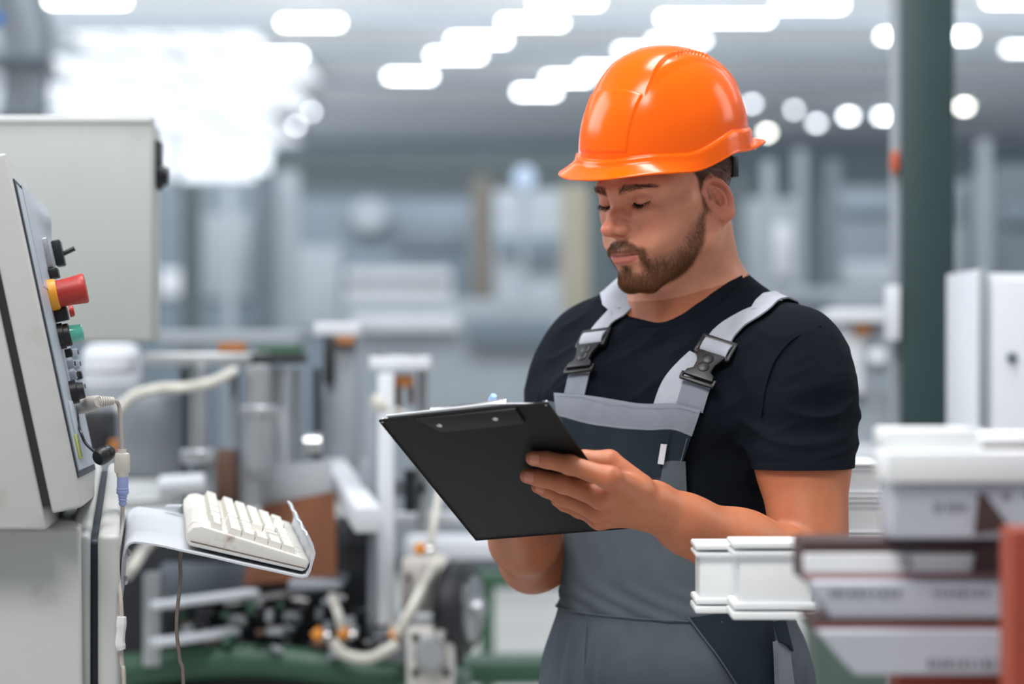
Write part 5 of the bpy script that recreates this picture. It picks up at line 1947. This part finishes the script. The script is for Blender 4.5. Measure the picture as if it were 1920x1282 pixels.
mp('square_post_cap', M_ml, 588, 604, 674, 630, YM + .38, .14, .004)
mp('cap_shade_strip', M_dark, 606, 630, 626, 720, YM + .37, .02)  # dark plate: the shade under the cap put in as colour
mp('amber_block', M_amber, 630, 632, 664, 646, YM + .37, .03)
mp('cover_plate', M_ml, 150, 640, 262, 740, YM + .6, .05, .03)
mc('round_tank', M_ml, (205, 700), (205, 660), YM + .3, .06, 24)
mp('lower_plate', M_mg, 160, 740, 330, 900, YM + .5, .05, .01)
mp('dark_motor', M_dark, 150, 770, 205, 850, YM + .2, .12, .01)
mp('amber_plate', M_amber, 205, 825, 222, 848, YM + .15, .03)
mt('ribbed_hose', M_hose, [(222, 770, YM), (250, 742, YM), (300, 728, YM), (350, 726, YM), (400, 715, YM), (440, 696, YM + .1)], .011)
mt('pneumatic_hose', M_hose, [(236, 1080, YM - .1), (250, 1060, YM - .1), (270, 1030, YM), (290, 1010, YM + .1)], .012)
mp('hose_block', M_rust, 400, 845, 440, 960, YM + .1, .1, .006)
mc('rod', M_alu, (210, 945), (330, 935), YM - .05, .012)
mp('small_post', M_alu, 268, 1075, 300, 1250, YM - .04, .06, .003)
# shiny slide rails
def bar(name, m, a, b, Y0, Y1, th, wd):
    A, B = P(*a, Y0), P(*b, Y1)
    d = nrm(B - A); w = nrm(np.cross(d, [0, 0, 1])); u = np.cross(w, d)
    MB().box((A + B) / 2, (np.linalg.norm(B - A), wd, th), Matrix(((d[0], w[0], u[0]), (d[1], w[1], u[1]), (d[2], w[2], u[2]))), .003).build(name, m, am)
bar('slide_rail', M_ml, (288, 1135), (478, 1110), YM - .12, YM + .02, .014, .04)
bar('slide_rail', M_ml, (290, 1205), (440, 1182), YM - .12, YM + .02, .016, .04)
bar('steel_rod', M_steel, (420, 1130), (640, 1096), YM, YM + .1, .012, .012)
# brown hardboard with grey sheet
M_ = MB()
M_.hexa([P(455, 1098, YM + .15), P(632, 1080, YM + .05), P(632, 1080, YM + .07), P(455, 1098, YM + .17)], [P(490, 948, YM + .15), P(628, 920, YM + .05), P(628, 920, YM + .07), P(490, 948, YM + .17)])
M_.build('hardboard_sheet', M_brown, am)
M_ = MB()
M_.hexa([P(436, 960, YM + .20), P(624, 925, YM + .12), P(624, 925, YM + .15), P(436, 960, YM + .23)], [P(440, 876, YM + .20), P(622, 862, YM + .12), P(622, 862, YM + .15), P(440, 876, YM + .23)])
M_.build('grey_sheet', mat('grey_sheet_metal', sr(186, 192, 198), rough=.45, var=.05, scale=6), am)
bar('white_beam', M_ml, (625, 880), (690, 975), YM + .4, YM - .25, .05, .05)
mp('clamp_body', M_dark, 630, 975, 700, 1075, YM + .02, .10, .006)
mp('motor_body', M_dark, 636, 985, 690, 1020, YM - .06, .06, .006)
mp('bed_plate', M_mg, 540, 1090, 640, 1105, YM, .2, .003)
# fittings cluster
rng2 = random.Random(5)
for k in range(90):
    x = rng2.uniform(300, 720); y = rng2.uniform(1118, 1240)
    Y = YM + rng2.uniform(-.05, .2)
    m = rng2.choice([M_dark, M_dark, M_alu, M_rust, M_steel, M_greenm, M_mg, M_dark])
    w, h = rng2.uniform(8, 36), rng2.uniform(6, 22)
    if rng2.random() < .5:
        mp('bracket', m, x, y, x + w, y + h, Y, .05, .002)
    else:
        mc('pin', m, (x, y), (x + w, y + rng2.uniform(-8, 8)), Y, h / 2.4 / FP * Y, 10)
for x, y in ((597, 1190), (645, 1188), (742, 1190), (788, 1030)):
    mc('elbow_fitting', M_brass, (x - 7, y + 6), (x + 8, y - 8), YM - .08, .013, 10)
    mc('fitting_nut', M_steel, (x + 4, y + 2), (x + 22, y + 2), YM - .08, .009, 10)
mt('air_hose', M_hose, [(622, 1200, YM - .1), (645, 1226, YM - .1), (690, 1234, YM - .1), (730, 1216, YM - .1), (746, 1206, YM - .1)], .012)
mt('air_hose', M_hose, [(640, 1180, YM - .08), (634, 1150, YM - .08), (622, 1118, YM)], .009)
mt('air_hose', M_hose, [(745, 1190, YM - .1), (772, 1140, YM - .1), (800, 1085, YM - .05), (822, 1046, YM)], .010)
mt('thin_hose', M_hose, [(806, 1060, YM), (812, 990, YM), (822, 930, YM + .05), (830, 880, YM + .1)], .008)
mt('air_hose', M_hose, [(700, 745, YM - .05), (722, 765, YM - .05), (760, 785, YM), (790, 800, YM)], .014)
# tall aluminium profile frame
mp('frame_upright', M_ml, 708, 700, 738, 1172, YM - .06, .05, .004)
mp('frame_upright', M_mg, 690, 740, 708, 1172, YM + .0, .05, .004)
mp('frame_upright', M_alu, 782, 690, 802, 1000, YM + .1, .05, .004)
mp('frame_head', M_ml, 692, 668, 806, 694, YM - .02, .16, .005)
mc('head_stud', M_steel, (716, 660), (716, 670), YM, .016, 12)
mc('head_stud', M_steel, (776, 662), (776, 670), YM, .016, 12)
mp('amber_valve', M_amber, 736, 702, 774, 726, YM, .06, .004)
mp('valve_rod', M_rust, 740, 726, 752, 800, YM + .02, .03)
mp('valve_rod', M_rust, 764, 726, 776, 760, YM + .02, .03)
mp('side_block', M_mg, 676, 862, 706, 940, YM + .02, .08, .004)
mp('cross_rail', M_ml, 736, 962, 1060, 985, YM + .3, .05, .004)
mp('long_white_duct', M_ml, 760, 1012, 1060, 1050, 6.0, .20, .006)
mp('clamp_plate', M_mg, 738, 900, 800, 930, YM + .1, .05)
mc('black_pin', M_dark, (770, 880), (770, 960), YM + .06, .014, 10)
# gearbox, stepper motor, pulley
mp('gearbox', M_beigem, 752, 1050, 838, 1150, YM - .02, .14, .006)
for x, y in ((766, 1080), (826, 1130)): mc('dark_screw', M_dark, (x - 5, y), (x + 5, y), YM - .03, .008, 8)
mo = mp('stepper_motor', M_beigem, 762, 1178, 852, 1300, YM - .12, .12, .006)
def disc(name, m, x, y, Y, r, th, prof=None, n=28):
    c = P(x, y, Y)
    return MB().rev(c + np.array([0, th, 0]), c, prof(r) if prof else [(0, r), (.8, r), (1, r * .86)], n).build(name, m, am)
disc('motor_boss', M_alu, 806, 1226, YM - .155, .033, .04)
for x, y in ((778, 1194), (838, 1194), (778, 1262), (838, 1262)): disc('motor_bolt', M_dark, x, y, YM - .13, .008, .02, None, 10)
c = P(866, 1140, YM - .05)
pd = nrm(np.array([.95, -.30, 0]))
MB().rev(c - pd * .035, c + pd * .025, [(0, .085), (.15, .095), (.2, .086), (.5, .086), (.55, .097), (.75, .097), (.8, .088), (1, .080)], 36).build('pulley', M_dark, am)
MB().rev(c + pd * .024, c + pd * .030, [(0, .070), (.5, .070), (1, .060)], 30).build('pulley_face', M_steel, am)
MB().rev(c + pd * .028, c + pd * .05, [(0, .02), (.8, .02), (1, .014)], 16).build('pulley_hub', M_alu, am)
mp('motor_bracket', M_alu, 742, 1150, 850, 1180, YM - .1, .14, .004)
mp('pulley_stand', M_dark, 838, 1140, 868, 1246, YM + .02, .1, .004)
mp('motor_foot', M_greenm, 740, 1290, 880, 1330, YM - .12, .30, .01)
mp('motor_leg', M_dark, 770, 1325, 850, gy(YM + .1), YM - .1, .2)

# green beams and a white duct behind the man
t = thing('green_beam', 'dark green floor beam between the pulley and the man', 'beam', foot(960, 7.4))
part(t, 'beam', M_greenm, 884, 1074, 1300, 1102, 7.4, .12, .006)
for x in (900, 1240): part(t, 'foot', M_greenm, x, 1100, x + 26, gy(7.4), 7.42, .08)
# white machine parts to the right of the shoulder
t = thing('glazing_machine', 'machine with pale tubes and amber block behind the right shoulder', 'machine', foot(1600, 6.4))
YG = 6.4
part(t, 'head', M_ml, 1552, 578, 1664, 606, YG, .2, .01)
part(t, 'tube', M_ml, 1580, 604, 1622, 740, YG + .05, .12, .01)
part(t, 'amber_block', M_amber, 1606, 606, 1632, 628, YG + .02, .05, .004)
part(t, 'arm', M_mg, 1636, 600, 1664, 700, YG + .05, .06, .006)
c = P(1646, 668, YG); MB().rev(c + np.array([0, .03, 0]), c, [(0, .026), (.7, .026), (1, .020)], 16).build('knob', M_ml, t)
part(t, 'body', M_mg, 1540, 730, 1670, 900, YG + .1, .4, .02)
part(t, 'rail', M_ml, 1560, 836, 1665, 880, YG, .2, .01)
part(t, 'dark_slot', M_dark, 1600, 905, 1668, 940, YG, .1, .006)
part(t, 'base', mat('dull_green_paint', sr(74, 92, 82), rough=.6, var=.08), 1540, 898, 1670, gy(YG + .1), YG + .1, .4, .02)
t = thing('glazing_machine', 'slim pale machine upright between the column and the white cabinet', 'machine', foot(1806, 6.8))
part(t, 'upright', M_ml, 1796, 620, 1822, gy(6.8), 6.8, .15, .006)
part(t, 'amber_block', M_amber, 1798, 606, 1820, 622, 6.8, .06, .004)
part(t, 'panel', M_mg, 1780, 760, 1830, 790, 6.75, .05)
# ------------------------------------------------------------------ white window profiles in film on the orange rack, right foreground
M_pvc = mat('white_upvc', sr(243, 245, 246), rough=.38, var=.02, scale=6)
M_bfilm = mat('brown_film', sr(74, 56, 56), rough=.35, var=.10, scale=10)
M_pfilm = mat('pinkish_film', sr(176, 140, 136), rough=.4, var=.06, scale=10)
M_gfilm = mat('grey_printed_film', sr(192, 196, 206), rough=.4, var=.05, scale=5)
M_redf = mat('red_brown_strip', sr(128, 60, 54), rough=.45, var=.08)
M_ink = mat('faded_ink', sr(120, 122, 132), rough=.6, var=.2, scale=40)
M_rack = mat('rack_orange', sr(150, 62, 40), rough=.5, var=.08, scale=6)


def prof_piece(label, x0, x1, yt, yb, Y, strips, slant=0, end=None, group='film wrapped window profiles', dep=.07, bm_=None):
    """one long profile: body with film strips proud of its face; strips = (name, material, y0, y1)"""
    t = thing('window_profile', label, 'profile', P((x0 + x1) / 2, yb, Y), group)
    a = lambda x, y, d=0.0: P(x, y, Y) + np.array([0, d, 0])
    MB().hexa([a(x0 + slant, yb), a(x1, yb), a(x1, yb, dep), a(x0 + slant, yb, dep)], [a(x0, yt), a(x1, yt), a(x1, yt, dep), a(x0, yt, dep)], .003, 2).build('body', bm_ or M_pvc, t)
    h = yb - yt
    for nm, m, y0, y1 in strips:
        s0 = x0 + slant * (y0 - yt) / h; s1 = x0 + slant * (y1 - yt) / h
        MB().hexa([a(s1 + 3, y1, -.0035), a(x1, y1, -.0035), a(x1, y1, .001), a(s1 + 3, y1, .001)], [a(s0 + 3, y0, -.0035), a(x1, y0, -.0035), a(x1, y0, .001), a(s0 + 3, y0, .001)], .001, 1).build(nm, m, t)
    return t


def print_marks(t, x0, x1, yc, Y, hgt, seed):
    """blurred film print: rows of short ink strokes"""
    r = random.Random(seed)
    m_ = MB(); x = x0
    while x < x1:
        w = r.uniform(4, 10)
        hh = hgt * r.uniform(.6, 1)
        px_box(m_, x, yc - hh / 2, x + w, yc + hh / 2, Y - .0046, .0012)
        x += w + r.uniform(3, 9) + (22 if r.random() < .12 else 0)
    o = m_.build('film_print', M_ink, t)
    o['kind'] = 'stuff'


def end_block(label, x0, x1, yt, yb, Y, group=None, dep=.16, tail=0):
    """profile end with double flanges above and below"""
    t = thing('window_profile', label, 'profile', P((x0 + x1) / 2, yb, Y), group)
    h = yb - yt; w = x1 - x0
    i = w * .08
    part(t, 'web', M_pvc, x0 + i, yt + h * .10, x1 - i * .6, yb - h * .12, Y, dep, .003)
    part(t, 'flange', M_pvc, x0, yt, x1 - i * .3, yt + h * .085, Y - .008, dep + .01, .0025)
    part(t, 'flange', M_pvc, x0, yt + h * .115, x1 - i * .4, yt + h * .19, Y - .006, dep + .01, .0025)
    part(t, 'flange', M_pvc, x0, yb - h * .22, x1, yb - h * .13, Y - .006, dep + .01, .0025)
    part(t, 'flange', M_pvc, x0 - i * .1, yb - h * .10, x1 + i * .2, yb, Y - .008, dep + .01, .0025)
    if tail: part(t, 'body', M_pvc, x1 - i, yt + h * .12, tail, yb - h * .01, Y + .012, dep - .02, .003)
    return t


end_block('white profile end nearest the man, left of the pair over his hip', 1304, 1400, 1020, 1150, 2.81, None, .07, 1960)
end_block('white profile end over his hip, right and nearer of the pair', 1374, 1530, 1016, 1162, 2.72, None, .07, 1960)
# bundle behind those ends, towards the right
t = prof_piece('white profile with dark brown top film in the lower stack', 1503, 2010, 1012, 1090, 2.12, (('white_face', M_pvc, 1037, 1072), ('pink_film', M_pfilm, 1072, 1088)), bm_=M_bfilm)
c = P(1697, 1057, 2.115); MB().rev(c, c + np.array([0, -.004, 0]), [(0, .006), (.6, .006), (1, .004)], 12).build('glossy_dot', M_steel, t)
MB().hexa([P(1822, 1072, 2.112), P(1888, 1072, 2.112), P(1888, 1072, 2.12), P(1822, 1072, 2.12)], [P(1830, 1030, 2.112), P(1862, 1020, 2.112), P(1862, 1020, 2.12), P(1830, 1030, 2.12)]).build('folded_film', M_bfilm, t)
t = prof_piece('grey printed film profile below the brown topped one', 1520, 2010, 1090, 1160, 2.10, (('printed_film', M_gfilm, 1092, 1158),), 34, bm_=M_gfilm)
print_marks(t, 1556, 1680, 1112, 2.10, 16, 3); print_marks(t, 1752, 1890, 1112, 2.10, 16, 4)
t = prof_piece('narrow red-brown profile edge in the lower stack', 1514, 2010, 1159, 1180, 2.09, (('red_strip', M_redf, 1171, 1179),), 10, bm_=M_bfilm)
t = prof_piece('lowest printed white film profile with slanted end', 1530, 2010, 1181, 1266, 2.08, (('printed_film', M_gfilm, 1183, 1262),), 74, bm_=M_gfilm)
print_marks(t, 1740, 1900, 1244, 2.08, 18, 6)
# upper stack
t = prof_piece('broad white profile on top of the upper stack', 1662, 2010, 846, 906, 2.07, ())
t = prof_piece('short white profile lying on the upper stack before the column', 1660, 1836, 804, 845, 2.09, ())
t = prof_piece('brown filmed profile under the white cabinet', 1838, 2010, 812, 845, 2.12, (('brown_film', M_bfilm, 832, 843),))
t = prof_piece('pale printed profile of the upper stack', 1672, 2010, 907, 1010, 2.08, (('printed_film', M_gfilm, 910, 1006),), bm_=M_gfilm)
print_marks(t, 1752, 1812, 950, 2.08, 22, 8); print_marks(t, 1880, 1990, 930, 2.08, 18, 9)
MB().hexa([P(1826, 1000, 2.072), P(1896, 992, 2.072), P(1896, 992, 2.078), P(1826, 1000, 2.078)], [P(1834, 925, 2.072), P(1846, 925, 2.072), P(1846, 925, 2.078), P(1834, 925, 2.078)]).build('torn_brown_film', M_bfilm, t)
# profile ends beyond the elbow
end_block('white profile end behind the elbow of the man', 1560, 1668, 936, 1012, 3.62)
end_block('white profile end behind the sleeve of the man', 1560, 1664, 868, 934, 3.62)
# the rack that carries them
rk = thing('profile_rack', 'orange steel rack carrying the white profiles, its post at the right edge', 'rack', foot(1912, 2.4))
part(rk, 'front_post', M_rack, 1896, 992, 1980, gy(1.97), 1.97, .05, .004)
part(rk, 'rear_post', M_rack, 1940, 760, 2000, gy(3.75), 3.75, .05, .004)
xr = P(1938, 0, 2.1)[0]; xq = P(1962, 0, 3.75)[0]
z1_ = 1.1095
z2_ = P(0, 1013, 3.62)[2] - .026
for z in (z1_, z2_):
    a_, b_ = np.array([xr + .02, 2.02, z]), np.array([xq, 3.75, z])
    MB().hexa([a_ + [-.02, 0, -.018], a_ + [.02, 0, -.018], b_ + [.02, 0, -.018], b_ + [-.02, 0, -.018]], [a_ + [-.02, 0, .018], a_ + [.02, 0, .018], b_ + [.02, 0, .018], b_ + [-.02, 0, .018]], .003).build('side_rail', M_rack, rk)
xl = P(1680, 0, 2.1)[0]
MB().box(((xl + xr + .02) / 2, 2.12, 1.1450), (xr - xl + .02, .05, .033), None, .003).build('carrying_arm', M_rack, rk)
xl = P(1570, 0, 3.65)[0]
MB().box(((xl + xq) / 2, 3.70, z2_), (xq - xl, .05, .034), None, .003).build('carrying_arm', M_rack, rk)
